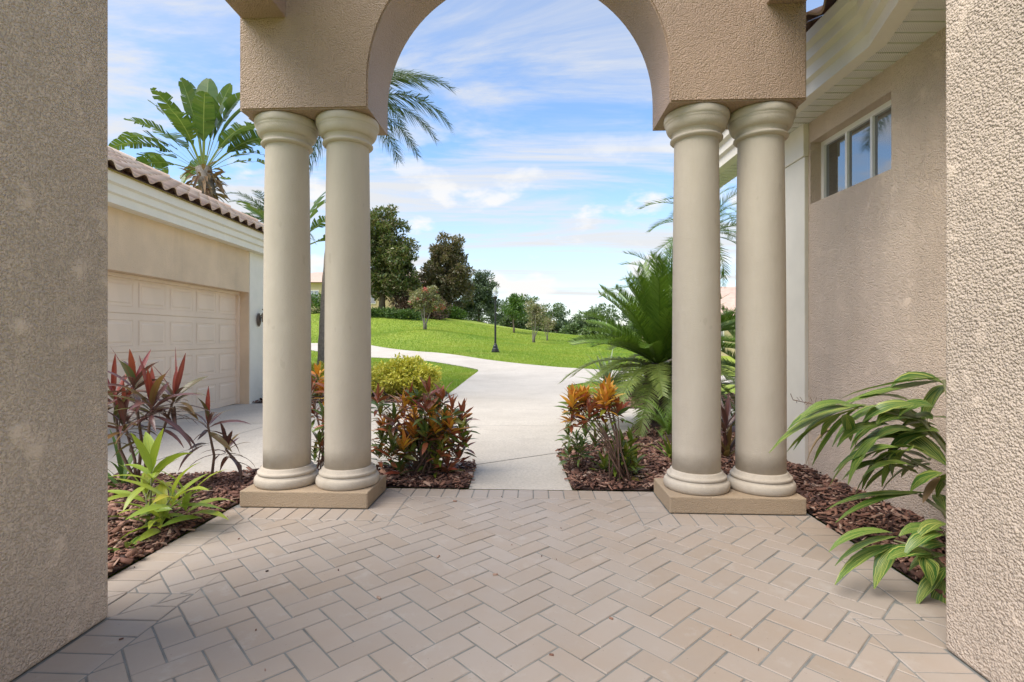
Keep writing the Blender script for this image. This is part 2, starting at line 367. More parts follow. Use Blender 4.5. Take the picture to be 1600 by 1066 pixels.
M['grass'] = leafy('grass_blade', [(.22, .34, .03), (.28, .40, .038), (.36, .42, .065)], .55, .3, vein=patchy)
M['house_yellow'] = plain('far_wall_yellow', (.58, .47, .27), .8, .05, 1)
M['far_roof'] = plain('far_roof', (.58, .40, .31), .8, .15, 3)

# ---------------------------------------------------------------- terrain height (thin-plate through spot heights)
SPOT = [(x, y, 0.) for x in (-14, -8, -4, 0, 4, 9) for y in (-4, 0, 2.5, 4.3)] + [(22, 0, 0.), (-30, 0, 0.)]
SPOT += [(x, 6.5, -.05) for x in (-6, -2, 2, 6)] + [(x, 9.2, -.13) for x in (-8, -4.5, -1.3, 2, 6)] + [(x, 12, -.15) for x in (-4, -1.3, 1.5, 5)] + [(-12, 14, -.1), (14, 12, -.2)]
SPOT += [(-1.1, 15, -.12), (2, 15, -.15), (-1.17, 18.6, -.087), (-2.96, 21, .05), (-6.56, 25.5, .06), (-14, 33, .38), (-22, 42, .55)]
SPOT += [(1.87, 19, -.045), (-.97, 22.5, .08), (-3.67, 26, .27), (-8.36, 32, .51), (-13.8, 38, .58), (4, 17.5, -.1), (9, 16, -.2), (16, 15, -.25)]
for px, py, Y in ((774, 550, 26), (664, 515, 38), (834, 536, 40), (855, 532, 44), (803, 520, 50), (600, 520, 42), (720, 521, 40), (900, 550, 30), (930, 541, 36), (1000, 546, 36),
                  (598, 484, 56), (700, 494, 60), (640, 492, 57), (778, 512, 65), (850, 519, 62), (920, 525, 60), (1000, 529, 60), (500, 488, 58), (540, 486, 57), (480, 520, 46)):
    p = at(px, py, Y); SPOT.append((p.x, p.y, p.z))
SPOT += [(-30, 75, 3.8), (-10, 78, 2.6), (5, 80, .2), (25, 80, -.8), (45, 60, -.3), (50, 30, -.3), (-45, 50, 2.2), (-50, 20, 0.3), (-40, 90, 3.5), (0, 110, -3), (40, 110, -3)]
SPOT = np.array(SPOT)
def _k(r): return np.where(r > 1e-9, r * r * np.log(np.maximum(r, 1e-9)), 0.)
_n = len(SPOT); _d = np.hypot(SPOT[:, None, 0] - SPOT[None, :, 0], SPOT[:, None, 1] - SPOT[None, :, 1])
_A = np.zeros((_n + 3, _n + 3)); _A[:_n, :_n] = _k(_d) + np.eye(_n) * .02; _A[:_n, _n] = 1; _A[:_n, _n + 1:] = SPOT[:, :2]; _A[_n:, :_n] = _A[:_n, _n:].T
_w = np.linalg.solve(_A, np.r_[SPOT[:, 2], 0, 0, 0])
def heights(X, Y):
    X = np.asarray(X, float); Y = np.asarray(Y, float); sh = X.shape; x = X.ravel(); y = Y.ravel()
    z = _w[_n] + _w[_n + 1] * x + _w[_n + 2] * y
    for i in range(_n): z += _w[i] * _k(np.hypot(x - SPOT[i, 0], y - SPOT[i, 1]))
    f = np.clip((y - 4.2) / 2.5, 0, 1); f = f * f * (3 - 2 * f); z = z * f          # level around the porch
    far = np.clip((np.hypot(x, y - 30) - 90) / 60, 0, 1); z = z * (1 - far) + (-6) * far
    return z.reshape(sh)
def G(x, y): return float(heights(np.array([x]), np.array([y]))[0])

def inside(poly, x, y):
    c = np.zeros(np.shape(x), bool); n = len(poly)
    for i in range(n):
        x1, y1 = poly[i][:2]; x2, y2 = poly[(i + 1) % n][:2]
        if y1 == y2: continue
        c ^= ((y1 > y) != (y2 > y)) & (x < (x2 - x1) * (y - y1) / (y2 - y1) + x1)
    return c
def drape(poly, lift, step, thick=0.):
    bm = bmesh.new(); bm.faces.new([bm.verts.new((p[0], p[1], 0)) for p in poly])
    xs = [p[0] for p in poly]; ys = [p[1] for p in poly]
    for ax, lo, hi in ((0, min(xs), max(xs)), (1, min(ys), max(ys))):
        k = math.ceil(lo / step)
        while k * step < hi:
            co = [0, 0, 0]; no = [0, 0, 0]; co[ax] = k * step; no[ax] = 1
            bmesh.ops.bisect_plane(bm, geom=bm.verts[:] + bm.edges[:] + bm.faces[:], plane_co=co, plane_no=no); k += 1
    P = np.array([v.co[:] for v in bm.verts]); z = heights(P[:, 0], P[:, 1]) + lift
    for v, h in zip(bm.verts, z): v.co.z = h
    if thick:
        edge = [e for e in bm.edges if e.is_boundary]
        r = bmesh.ops.extrude_edge_only(bm, edges=edge)
        for v in r['geom']:
            if isinstance(v, bmesh.types.BMVert): v.co.z -= thick
    bmesh.ops.recalc_face_normals(bm, faces=bm.faces); return bm

# ---------------------------------------------------------------- ground, driveway, beds
def grid_axis(lo, hi, fine_lo, fine_hi, fine, coarse):
    a = list(np.arange(fine_lo, fine_hi + 1e-6, fine)); g = []
    x = fine_lo; s = fine
    while x > lo: s = min(coarse, s * 1.25); x -= s; g.append(x)
    b = g[::-1] + a; x = fine_hi; s = fine
    while x < hi: s = min(coarse, s * 1.25); x += s; b.append(x)
    return np.array(b)
gx = grid_axis(-900, 900, -24, 18, .5, 60); gy = grid_axis(-900, 1500, 2, 66, .5, 60)
GX, GY = np.meshgrid(gx, gy, indexing='ij'); GZ = heights(GX, GY) - .03
nx, ny = GX.shape; idx = np.arange(nx * ny).reshape(nx, ny)
F = np.stack([idx[:-1, :-1], idx[1:, :-1], idx[1:, 1:], idx[:-1, 1:]], -1).reshape(-1, 4)
tag(obj('ground', fast_mesh('ground', np.stack([GX, GY, GZ], -1), F, True, M['lawn'])), kind='structure')

pl = W(-.45, 3.73); pr = W(.29, 3.73)
PATH = [(pl.x, pl.y), (pr.x, pr.y), (.454, 4.9), (-.275, 4.45)]
DRIVE = [(-.275, 4.453), (.454, 4.903), (.9, 5.3), (1.45, 6.2), (1.85, 7.3), (6, 7.5), (6, 8.6), (1.9, 8.7), (1.4, 9.6), (1.25, 11), (1.5, 13.2), (2.4, 14.5), (5, 14.1), (9, 13), (16, 12),
         (16, 15), (8, 16.1), (4, 17.6), (1.87, 19), (.5, 20.7), (-.97, 22.5), (-3.67, 26), (-8.36, 32), (-13.8, 38), (-24, 48), (-26, 45), (-14, 33), (-6.56, 25.3), (-2.96, 21), (-1.5, 19.2), (-1.1, 18.5), (-1.04, 17.8),
         (-1.3, 11.4), (-1.35, 9.6), (-4.95, 9.5), (-4.95, 1.), (-3.0, 1.), (-3.0, 4.0), (-1.9, 4.15)]
tag(obj('garden_path', drape(PATH, .001, .5), M['concrete']), kind='structure')
dbm = drape(DRIVE, .004, .5)
for co, no in (((0, 6.7), (.06, 1)), ((0, 10.3), (0, 1)), ((0, 14.2), (0, 1)), ((0, 18.3), (.1, 1)), ((-3.1, 0), (1, 0)), ((-1.2, 0), (1, .02)), ((-4, 27), (.75, .66)), ((-9, 32.5), (.75, .66))):
    for sg in (-1, 1): bmesh.ops.bisect_plane(dbm, geom=dbm.verts[:] + dbm.edges[:] + dbm.faces[:], plane_co=(co[0] + no[0] * sg * .005, co[1] + no[1] * sg * .005, 0), plane_no=(*no, 0))
    l_ = math.hypot(*no); kill = [f for f in dbm.faces if abs(((f.calc_center_median().x - co[0]) * no[0] + (f.calc_center_median().y - co[1]) * no[1]) / l_) < .0055 and (co != (-3.1, 0) and co != (-1.2, 0) or f.calc_center_median().y < 9.6)]
    bmesh.ops.delete(dbm, geom=kill, context='FACES')
drive = tag(obj('driveway', dbm, M['concrete']), kind='structure')
obj('joint_filler', drape(DRIVE, -.004, .5, .04), M['mortar'], drive)
a = W(-1.925, .9); b = W(-1.925, 3.735)
BED_L = [(-3.0, .9), (a.x, a.y), (b.x, b.y), (pl.x - .004, pl.y + .004), (-.28, 4.45), (-1.9, 4.145), (-2.995, 3.99)]
a = W(1.715, .9); b = W(1.715, 3.735)
BED_R = [(pr.x + .004, pr.y + .004), (b.x, b.y), (a.x, a.y), (2.7, .9), (2.7, 6.4), (6, 6.6), (6, 7.45), (1.86, 7.28), (1.46, 6.17), (.91, 5.27), (.46, 4.9)]
BED_FL = [(-4.95, 9.52), (-1.36, 9.62), (-1.31, 11.3), (-1.9, 12.6), (-5.2, 12.9)]
BED_FR = [(1.42, 9.6), (1.92, 8.73), (6, 8.63), (6, 11.2), (1.6, 10.9)]
for bed in (BED_L, BED_R, BED_FL, BED_FR): tag(obj('planting_bed', drape(bed, .006, .5), M['soil']), kind='structure')

def chips(poly, n, lift=.012, scale=1.0):
    P = np.array([p[:2] for p in poly]); lo, hi = P.min(0), P.max(0); pts = np.zeros((0, 2))
    while len(pts) < n:
        q = lo + rng.random((n * 2, 2)) * (hi - lo); pts = np.vstack([pts, q[inside(poly, q[:, 0], q[:, 1])]])
    pts = pts[:n]; z = heights(pts[:, 0], pts[:, 1]) + lift + (rng.random(n) * .03 + .012 * np.sin(pts[:, 0] * 9) * np.sin(pts[:, 1] * 11) if scale > .5 else 0.)
    l = (.014 + .075 * rng.random(n) ** 2.3) * scale; w = l * (.16 + .34 * rng.random(n)); t = .003 + .006 * rng.random(n)
    yaw = rng.random(n) * 2 * np.pi; q_ = 1. if scale > .5 else .15; pit = rng.normal(0, .28, n) * q_; rol = rng.normal(0, .4, n) * q_
    d = np.stack([np.cos(yaw) * np.cos(pit), np.sin(yaw) * np.cos(pit), np.sin(pit)], -1)
    s0 = np.stack([-np.sin(yaw), np.cos(yaw), np.zeros(n)], -1); u0 = np.cross(d, s0)
    s = s0 * np.cos(rol)[:, None] + u0 * np.sin(rol)[:, None]; u = np.cross(d, s)
    c = np.stack([pts[:, 0], pts[:, 1], z], -1); V = []
    for a_ in (-1, 1):
        for b_ in (-1, 1):
            for e_ in (-1, 1):
                k = (.65 + .35 * rng.random(n))[:, None]
                V.append(c + d * (l / 2 * a_)[:, None] + s * (w / 2 * b_)[:, None] * k + u * (t / 2 * e_)[:, None])
    V = np.stack(V, 1); f = np.array([[0, 1, 3, 2], [4, 6, 7, 5], [0, 4, 5, 1], [2, 3, 7, 6], [0, 2, 6, 4], [1, 5, 7, 3]])
    return fast_mesh('mulch', V, (np.arange(n)[:, None, None] * 8 + f[None]).reshape(-1, 4), False, M['chips'])
tag(obj('bark_mulch', chips(BED_L, 17000)), 'red-brown bark mulch on the bed left of the porch', 'mulch', kind='stuff')
tag(obj('bark_mulch', chips([p for p in BED_R if p[0] < 5.9], 20000)), 'red-brown bark mulch along the house wall on the right', 'mulch', kind='stuff')
tag(obj('bark_mulch', chips(BED_FL, 5000, scale=1.5)), 'bark mulch round the yellow shrub beyond the driveway', 'mulch', kind='stuff')
tag(obj('bark_mulch', chips(BED_FR, 4000, scale=1.5)), 'bark mulch strip behind the cycad', 'mulch', kind='stuff')

def grass_blades(n):
    X = np.zeros(0); Y = np.zeros(0)
    while len(X) < n:
        y = 11 + (rng.random(n) ** 1.7) * 44; x = (-.45 + rng.random(n) * .85) * y
        ok = ~inside(DRIVE, x, y) & ~inside(BED_FL, x, y) & ~inside(BED_FR, x, y) & ~((x < -4.6) & (y < 11.4))
        X = np.r_[X, x[ok]]; Y = np.r_[Y, y[ok]]
    X = X[:n]; Y = Y[:n]; Z = heights(X, Y) - .03
    h = (.02 + .028 * rng.random(n)) * (1 + Y / 40); w = .0032 * (1 + Y / 11); a_ = rng.random(n) * 6.283
    lean = rng.normal(0, .5, (n, 2)) * h[:, None]
    b = np.stack([X, Y, Z], -1); s = np.stack([np.cos(a_) * w, np.sin(a_) * w, 0 * w], -1)
    V = np.stack([b - s, b + s, b + np.stack([lean[:, 0], lean[:, 1], h], -1)], 1)
    return fast_mesh('grass', V, np.arange(n * 3).reshape(-1, 3), False, M['grass'])
tag(obj('grass', grass_blades(360000)), 'short mown green grass on the sloping lawn', 'grass', kind='stuff')

# ---------------------------------------------------------------- porch floor: herringbone pavers with a soldier-course border
slab = bmesh.new()
add_box(slab, (-1.922, .5, -.18), (1.712, 3.732, -.0032))
floor = tag(obj('porch_floor', slab, M['mortar'], None, (0, 0, 0), -PA), kind='structure')
def clip(poly, p, n):            # keep the side where (q-p).n >= 0
    out = []
    for i in range(len(poly)):
        a, b = poly[i], poly[(i + 1) % len(poly)]
        da = (a[0] - p[0]) * n[0] + (a[1] - p[1]) * n[1]; db = (b[0] - p[0]) * n[0] + (b[1] - p[1]) * n[1]
        if da >= 0: out.append(a)
        if (da >= 0) != (db >= 0):
            t = da / (da - db); out.append((a[0] + (b[0] - a[0]) * t, a[1] + (b[1] - a[1]) * t))
    return out
def area(p): return .5 * sum(p[i][0] * p[(i + 1) % len(p)][1] - p[(i + 1) % len(p)][0] * p[i][1] for i in range(len(p)))
def clip_convex(poly, conv):
    if area(conv) < 0: conv = conv[::-1]
    for i in range(len(conv)):
        a, b = conv[i], conv[(i + 1) % len(conv)]; poly = clip(poly, a, (-(b[1] - a[1]), b[0] - a[0]))
        if len(poly) < 3: return []
    return poly
def subtract(poly, rect):
    u0, u1, v0, v1 = rect; out = []; rem = poly; us = [p[0] for p in poly]; vs = [p[1] for p in poly]
    if max(us) <= u0 or min(us) >= u1 or max(vs) <= v0 or min(vs) >= v1: return [poly]
    for p, n in (((u0, 0), (-1, 0)), ((u1, 0), (1, 0)), ((0, v0), (0, -1)), ((0, v1), (0, 1))):
        o = clip(rem, p, n)
        if len(o) > 2 and area(o) > 4e-4: out.append(o)
        rem = clip(rem, p, (-n[0], -n[1]))
        if len(rem) < 3: return out
    return out
BW, GAP = .104, .0034            # module width, half joint
cells = []
rt = math.sqrt(.5); J = 40
def pq(p, q): return ((p - q) * rt - .05, (p + q) * rt + 2.0)
base_rect = [(-1.73, .9), (1.52, .9), (1.52, 3.54), (-1.73, 3.54)]
NOTCH = [(-9, -1.44, -9, 2.165), (1.25, 9, -9, 2.09), (-9, -.84, 3.07, 9), (.655, 9, 3.07, 9)]
for j in range(-J, J):
    for c in range(-J, J):
        r = (c - j) % 4
        if r == 0: q = [(c, j), (c + 2, j), (c + 2, j + 1), (c, j + 1)]
        elif r == 3: q = [(c, j), (c + 1, j), (c + 1, j + 2), (c, j + 2)]
        else: continue
        x0, y0 = q[0]; x1, y1 = q[2]
        poly = [pq(x * BW + (GAP if x == x0 else -GAP), y * BW + (GAP if y == y0 else -GAP)) for x, y in q]
        poly = clip_convex(poly, [(u + (GAP if u < 0 else -GAP), v + (GAP if v < 2 else -GAP)) for u, v in base_rect])
        if len(poly) < 3: continue
        ps = [poly]
        for nt in NOTCH:
            g = GAP; ps = [o for p in ps for o in subtract(p, (nt[0] - g, nt[1] + g, nt[2] - g, nt[3] + g))]
        cells += [(p, len(p) == 4 and area(p) > .9999 * (2 * BW - 2 * GAP) * (BW - 2 * GAP), r) for p in ps if area(p) > 4e-4]
STRIPS = [([(-1.92, 1.97), (-1.73, 2.165), (-1.73, 3.07), (-1.92, 3.27)], 'v'), ([(-1.92, 3.27), (-1.73, 3.07), (-.84, 3.07), (-1.04, 3.27)], 'u'),
          ([(-1.04, 3.27), (-.84, 3.07), (-.84, 3.54), (-1.04, 3.73)], 'v'), ([(-1.04, 3.73), (-.84, 3.54), (.655, 3.54), (.855, 3.73)], 'u'),
          ([(.855, 3.27), (.655, 3.07), (.655, 3.54), (.855, 3.73)], 'v'), ([(.855, 3.27), (.655, 3.07), (1.52, 3.07), (1.71, 3.27)], 'u'),
          ([(1.71, 3.27), (1.52, 3.07), (1.52, 2.09), (1.71, 1.9)], 'v'), ([(1.71, 1.9), (1.52, 2.09), (1.25, 2.09), (1.45, 1.9)], 'u'),
          ([(1.45, 1.9), (1.25, 2.09), (1.25, .9), (1.45, .9)], 'v'), ([(-1.92, 1.97), (-1.73, 2.165), (-1.44, 2.165), (-1.65, 1.97)], 'u'),
          ([(-1.65, 1.97), (-1.44, 2.165), (-1.44, .9), (-1.65, .9)], 'v')]
for trap, run in STRIPS:
    if area(trap) < 0: trap = trap[::-1]
    m = (sum(p[0] for p in trap) / 4, sum(p[1] for p in trap) / 4)
    conv = []
    lines = []
    for i in range(4):
        a, b = trap[i], trap[(i + 1) % 4]; l = math.hypot(b[0] - a[0], b[1] - a[1]); n = (-(b[1] - a[1]) / l, (b[0] - a[0]) / l)
        lines.append(((a[0] + n[0] * GAP, a[1] + n[1] * GAP), n))
    k0 = 1 if run == 'v' else 0; lo = min(p[k0] for p in trap); hi = max(p[k0] for p in trap); n = round((hi - lo) / BW); w = (hi - lo) / n
    for i in range(n):
        s0, s1 = lo + i * w + GAP, lo + (i + 1) * w - GAP
        poly = [(-9, s0), (9, s0), (9, s1), (-9, s1)] if run == 'v' else [(s0, -9), (s1, -9), (s1, 9), (s0, 9)]
        for p, nn in lines:
            poly = clip(poly, p, nn)
            if len(poly) < 3: break
        if len(poly) > 2 and area(poly) > 4e-4: cells.append((poly, False, 9))
def paver_bm(poly, bm=None, off=(0, 0), z=0.):
    bm = bm or bmesh.new(); n = len(poly); cx = sum(p[0] for p in poly) / n; cy = sum(p[1] for p in poly) / n; e = .0028
    top = []
    for (x, y) in poly:
        d = math.hypot(x - cx, y - cy); k = max(0, 1 - e * 1.5 / d); top.append((cx + (x - cx) * k, cy + (y - cy) * k))
    A = [bm.verts.new((x - off[0], y - off[1], z)) for x, y in top]; B = [bm.verts.new((x - off[0], y - off[1], z - .0025)) for x, y in poly]; D = [bm.verts.new((x - off[0], y - off[1], z - .012)) for x, y in poly]
    bm.faces.new(A)
    for i in range(n):
        k = (i + 1) % n; bm.faces.new((B[i], B[k], A[k], A[i])); bm.faces.new((D[i], D[k], B[k], B[i]))
    return bm
def clean(p):
    q = [p[i] for i in range(len(p)) if math.hypot(p[i][0] - p[i - 1][0], p[i][1] - p[i - 1][1]) > 1e-4]
    return q
cells = [(clean(p), f, r) for p, f, r in cells]
cells = [c for c in cells if len(c[0]) > 2]
def seen(c):
    m = W(sum(p[0] for p in c[0]) / len(c[0]), sum(p[1] for p in c[0]) / len(c[0]))
    px = CX + m.x / m.y * FOC; py = CY + EYE / m.y * FOC
    vis = 1 if (-20 < px < 1620 and py < 1085) else .01
    return area(c[0]) / m.y ** 3 * vis
cells.sort(key=seen, reverse=True)
full_me = {}; rest = bmesh.new()
for i, (p, full, r) in enumerate(cells):
    n = len(p); c = (sum(q[0] for q in p) / n, sum(q[1] for q in p) / n); z = random.uniform(-.0012, .0012)
    if i >= 298: paver_bm(p, rest, (0, 0), z); continue
    if full and r in full_me: me = full_me[r]
    else:
        me = mesh_from(paver_bm(p, None, c), 'paver'); me.materials.append(M['paver'])
        if full: full_me[r] = me
    o = obj('paver', me, None, floor, (c[0], c[1], z)); o.rotation_euler = (random.gauss(0, .004), random.gauss(0, .004), random.gauss(0, .004))
ro = obj('paver_field', rest, M['paver'], floor); ro['kind'] = 'stuff'

lit = [W(-1.9, 1.2), W(1.7, 1.2), W(1.7, 3.2), W(.8, 3.2), W(.8, 3.72), W(-1.0, 3.72), W(-1.0, 3.2), W(-1.9, 3.2)]
tag(obj('leaf_litter', chips([(p.x, p.y) for p in lit], 34, .002, .38)), 'scattered dark bits of bark and leaf on the pavers', 'litter', kind='stuff')
# ---------------------------------------------------------------- plinths, columns, arch, piers
PL_H, BEAM = .105, 2.55
for u0, u1, lab in ((-1.875, -1.04, 'tan stucco plinth under the left pair of columns'), (.855, 1.685, 'tan stucco plinth under the right pair of columns')):
    c = W((u0 + u1) / 2, 3.485, 0)
    tag(obj('column_plinth', box((-(u1 - u0) / 2, -.215, 0), ((u1 - u0) / 2, .215, PL_H), .008), M['plinth'], None, c, -PA), lab, 'plinth', 'column plinths')
Z1 = BEAM - PL_H
def torus(r0, r1, z0, z1, n=7): return [(r0 + (r1 - r0) * math.sin(math.pi * i / n), z0 + (z1 - z0) * (1 - math.cos(math.pi * i / n)) / 2) for i in range(n + 1)]
base_prof = torus(.192, .208, 0, .062) + [(.186, .064), (.186, .07)] + torus(.178, .188, .072, .096, 5) + [(.172, .098), (.166, .115), (.160, .122)]
base_me = mesh_from(lathe(base_prof, 64), 'base', True)
shaft_prof = []
for i in range(17):
    s = i / 16; z = .12 + (Z1 - .30) * s; shaft_prof.append((.152 - .007 * s - .006 * s * s + .003 * math.sin(math.pi * s), z))
zt = Z1 - .18
shaft_prof += [(.139, zt + .002)]
shaft_me = mesh_from(lathe(shaft_prof, 64), 'shaft', True)
cap_prof = [(.143, zt)] + torus(.152, .166, zt + .004, zt + .028, 5) + [(.152, zt + .032), (.152, zt + .05), (.158, zt + .056)] + [(.158 + .034 * math.sin(a * math.pi / 16), zt + .06 + .055 * (1 - math.cos(a * math.pi / 16))) for a in range(0, 9)] + [(.198, zt + .122)] + torus(.196, .206, zt + .124, Z1, 6)
cap_me = mesh_from(lathe(cap_prof, 64), 'capital', True)
for me in (base_me, shaft_me, cap_me): me.materials.append(M['column'])
COLS = [(-1.662, 'outer', 'left'), (-1.243, 'inner', 'left'), (1.083, 'inner', 'right'), (1.498, 'outer', 'right')]
CL = ['cream round column left of the arch, nearer the garage', 'cream round column left of the arch, nearer the crotons and arch opening', 'cream round column right of the arch, nearer the arch opening and cycad', 'cream round column right of the arch, nearer the house wall']
for (u, a_, b_), lab in zip(COLS, CL):
    o = empty('column', W(u, 3.485, PL_H), random.random() * 6, label=lab, cat='column', group='porch columns')
    for nm, me in (('base', base_me), ('shaft', shaft_me), ('capital', cap_me)): obj(nm, me, None, o)

def extrude_profile(pts, v0, v1, bevel=0.):
    bm = bmesh.new(); A = [bm.verts.new((u, v0, z)) for u, z in pts]; B = [bm.verts.new((u, v1, z)) for u, z in pts]; n = len(pts)
    f1 = bm.faces.new(A); f2 = bm.faces.new(B[::-1])
    for i in range(n): bm.faces.new((A[i], B[i], B[(i + 1) % n], A[(i + 1) % n]))
    bmesh.ops.recalc_face_normals(bm, faces=bm.faces)
    if bevel:
        es = [e for e in bm.edges if (f1 in e.link_faces or f2 in e.link_faces)]
        bmesh.ops.bevel(bm, geom=es, offset=bevel, segments=2, affect='EDGES')
    bmesh.ops.triangulate(bm, faces=[f for f in bm.faces if len(f.verts) > 4]); return bm
AU0, AU1 = -1.04, .855; AR = (AU1 - AU0) / 2; AC = (AU0 + AU1) / 2; SPR = BEAM + .175; TOP = 4.35
prof = [(-1.875, BEAM), (AU0, BEAM)] + [(AC - AR * math.cos(math.pi * i / 48), SPR + AR * math.sin(math.pi * i / 48)) for i in range(49)] + [(AU1, BEAM), (1.685, BEAM), (1.685, TOP), (-1.875, TOP)]
arch = empty('entrance_arch', W(0, 3.5, BEAM), -PA, label='tan stucco arch with a round opening carried on the paired columns', cat='arch')
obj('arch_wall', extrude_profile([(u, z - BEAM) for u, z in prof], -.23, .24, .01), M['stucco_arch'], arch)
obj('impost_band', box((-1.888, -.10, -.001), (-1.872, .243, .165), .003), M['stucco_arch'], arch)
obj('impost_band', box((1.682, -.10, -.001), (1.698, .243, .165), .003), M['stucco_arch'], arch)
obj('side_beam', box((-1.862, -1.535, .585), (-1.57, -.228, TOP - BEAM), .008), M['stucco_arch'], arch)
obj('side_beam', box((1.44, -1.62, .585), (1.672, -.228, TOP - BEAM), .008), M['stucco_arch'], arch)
for u0, u1, v1, lab in ((-2.0, -1.65, 1.97, 'rough stucco pier filling the left edge of the view'), (1.45, 1.80, 1.9, 'rough stucco pier filling the right edge of the view')):
    w = (u1 - u0) / 2; bm = box((-w, -.9, 0), (w, .5, TOP), .012)
    tag(obj('stucco_pier', bm, M['pier'], None, W((u0 + u1) / 2, v1 - .5, 0), -PA), lab, 'pier')

# ---------------------------------------------------------------- house on the right
XW = 2.42
house = empty('house', (XW, 3, 0), label='tan stucco house with a high window and white eaves on the right', cat='house')
def wall_grid(ys, zs, holes, x, depth, sgn):
    """wall in the plane x facing -sgn*x... front sheet, reveals round the holes and an outer rim"""
    bm = bmesh.new(); V = {}
    def vt(i, j, k):
        if (i, j, k) not in V: V[(i, j, k)] = bm.verts.new((x + sgn * depth * k, ys[i], zs[j]))
        return V[(i, j, k)]
    ni, nj = len(ys) - 1, len(zs) - 1
    solid = lambda i, j: 0 <= i < ni and 0 <= j < nj and (i, j) not in holes
    for i in range(ni):
        for j in range(nj):
            if not solid(i, j): continue
            for k in (0, 1): bm.faces.new((vt(i, j, k), vt(i + 1, j, k), vt(i + 1, j + 1, k), vt(i, j + 1, k)))
            for di, dj, a, b in ((-1, 0, (i, j), (i, j + 1)), (1, 0, (i + 1, j), (i + 1, j + 1)), (0, -1, (i, j), (i + 1, j)), (0, 1, (i, j + 1), (i + 1, j + 1))):
                if not solid(i + di, j + dj): bm.faces.new((vt(*a, 0), vt(*b, 0), vt(*b, 1), vt(*a, 1)))
    bmesh.ops.recalc_face_normals(bm, faces=bm.faces); return bm
obj('wall', wall_grid([-2.2, .3, 1.55, 4.185, 4.215], [-.2, 2.157, 2.65, 2.9], {(2, 1)}, 0, .2, 1), M['stucco'], house, (0, -0.0, 0)).location = (0, -3 + 0, 0)
for ch in house.children: ch.location = (0, -3, 0)
# narrow the opening to the window's own length with the wall in front of it
obj('wall', box((.0, 1.55, 2.157), (.2, 3.30, 2.65)), M['stucco'], house, (0, -3, 0))
win = obj('window', box((.085, 3.30, 2.157), (.10, 4.185, 2.19)), M['window'], house, (0, -3, 0))
obj('frame', box((.085, 3.30, 2.615), (.125, 4.185, 2.65)), M['window'], win)
obj('frame', box((.085, 4.15, 2.19), (.125, 4.185, 2.615)), M['window'], win)
obj('frame', box((.085, 3.30, 2.19), (.125, 3.33, 2.615)), M['window'], win)
for y in (3.61, 3.88): obj('mullion', box((.088, y - .011, 2.19), (.12, y + .011, 2.615)), M['window'], win)
for y0, y1 in ((3.33, 3.599), (3.621, 3.869), (3.891, 4.15)): obj('pane', box((.107, y0, 2.19), (.111, y1, 2.615)), M['glass'], win)
obj('corner_pilaster', box((-.03, 4.216, -.1), (.2, 4.62, 2.55), .006), M['white'], house, (0, -3, 0))
obj('pilaster_cap', box((-.042, 4.21, 2.551), (.2, 4.63, 2.82), .006), M['white'], house, (0, -3, 0))
EAVE = [(2.14, 6.2), (2.12, 3.07), (1.985, 2.66), (1.78, 2.2), (1.7, 1.4)]
ZS = 2.815
def eave_x(y):
    for (x1, y1), (x2, y2) in zip(EAVE, EAVE[1:]):
        if y2 <= y <= y1: return x2 + (x1 - x2) * (y - y2) / (y1 - y2)
    return EAVE[0][0]
fas = [(.09, 0), (-.0, 0), (0, .085), (-.03, .10), (-.03, .175), (-.065, .195), (-.065, .26), (-.10, .285), (-.10, .36), (.09, .36)]
fb = sweep([(x - XW, y - 3) for x, y in EAVE], [(o, z + ZS - .012) for o, z in fas][::-1])
obj('fascia', fb, M['white'], house)
y = 1.6
for i in range(44):
    y0 = 1.6 + i * .104; y1 = y0 + .095; x0 = eave_x(y0) + .088; x1 = eave_x(y1) + .088; bm = bmesh.new()
    lo_ = [bm.verts.new(p) for p in ((x0 - XW, y0 - 3, ZS - .004), (x1 - XW, y1 - 3, ZS), (.03, y1 - 3, ZS), (.03, y0 - 3, ZS - .004))]
    hi_ = [bm.verts.new((v.co.x, v.co.y, ZS + .018)) for v in lo_]
    bm.faces.new(lo_); bm.faces.new(hi_[::-1])
    for k in range(4): bm.faces.new((lo_[k], hi_[k], hi_[(k + 1) % 4], lo_[(k + 1) % 4]))
    bmesh.ops.recalc_face_normals(bm, faces=bm.faces)
    obj('soffit_panel', bm, M['soffit'], house)
def barrel_tile(w=.27, l=.42):
    bm = bmesh.new(); n = 8; A = []; B = []; A2 = []
    for i in range(n + 1):
        t = i / n; x = (t - .5) * w; z = .038 * math.sin(t * 2 * math.pi) + .012
        A.append(bm.verts.new((x, 0, z + .022))); B.append(bm.verts.new((x * .96, l, z))); A2.append(bm.verts.new((x, .002, z + .004)))
    for i in range(n):
        bm.faces.new((A[i], A[i + 1], B[i + 1], B[i])); bm.faces.new((A2[i], A2[i + 1], A[i + 1], A[i]))
    return bm
tile_me = mesh_from(barrel_tile(), 'tile', True); tile_me.materials.append(M['tile'])
def place_tile(parent, p, ex, ey):
    ex = Vector(ex).normalized(); ey = Vector(ey).normalized(); ez = ex.cross(ey)
    o = obj('roof_tile', tile_me, None, parent); o.matrix_basis = Matrix.Translation(p) @ Matrix((ex, ey, ez)).transposed().to_4x4()
roof_r = obj('roof', fast_mesh('roof', [(-.36, 3.2, 3.17), (-.32, .07, 3.17), (-.455, -.34, 3.17), (-.66, -.8, 3.17), (4, -.8, 5.2), (4, 3.2, 5.2)], [[0, 1, 2, 3, 4, 5]], False, M['far_roof']), None, house)
for i in range(14):
    y = 2.35 + i * .268; ex = eave_x(y) - .12
    for r in range(3): place_tile(roof_r, Vector((ex - XW + r * .31, y - 3, ZS + .365 + r * .155 + .012)), (0, -1, 0), (.31, 0, .15))

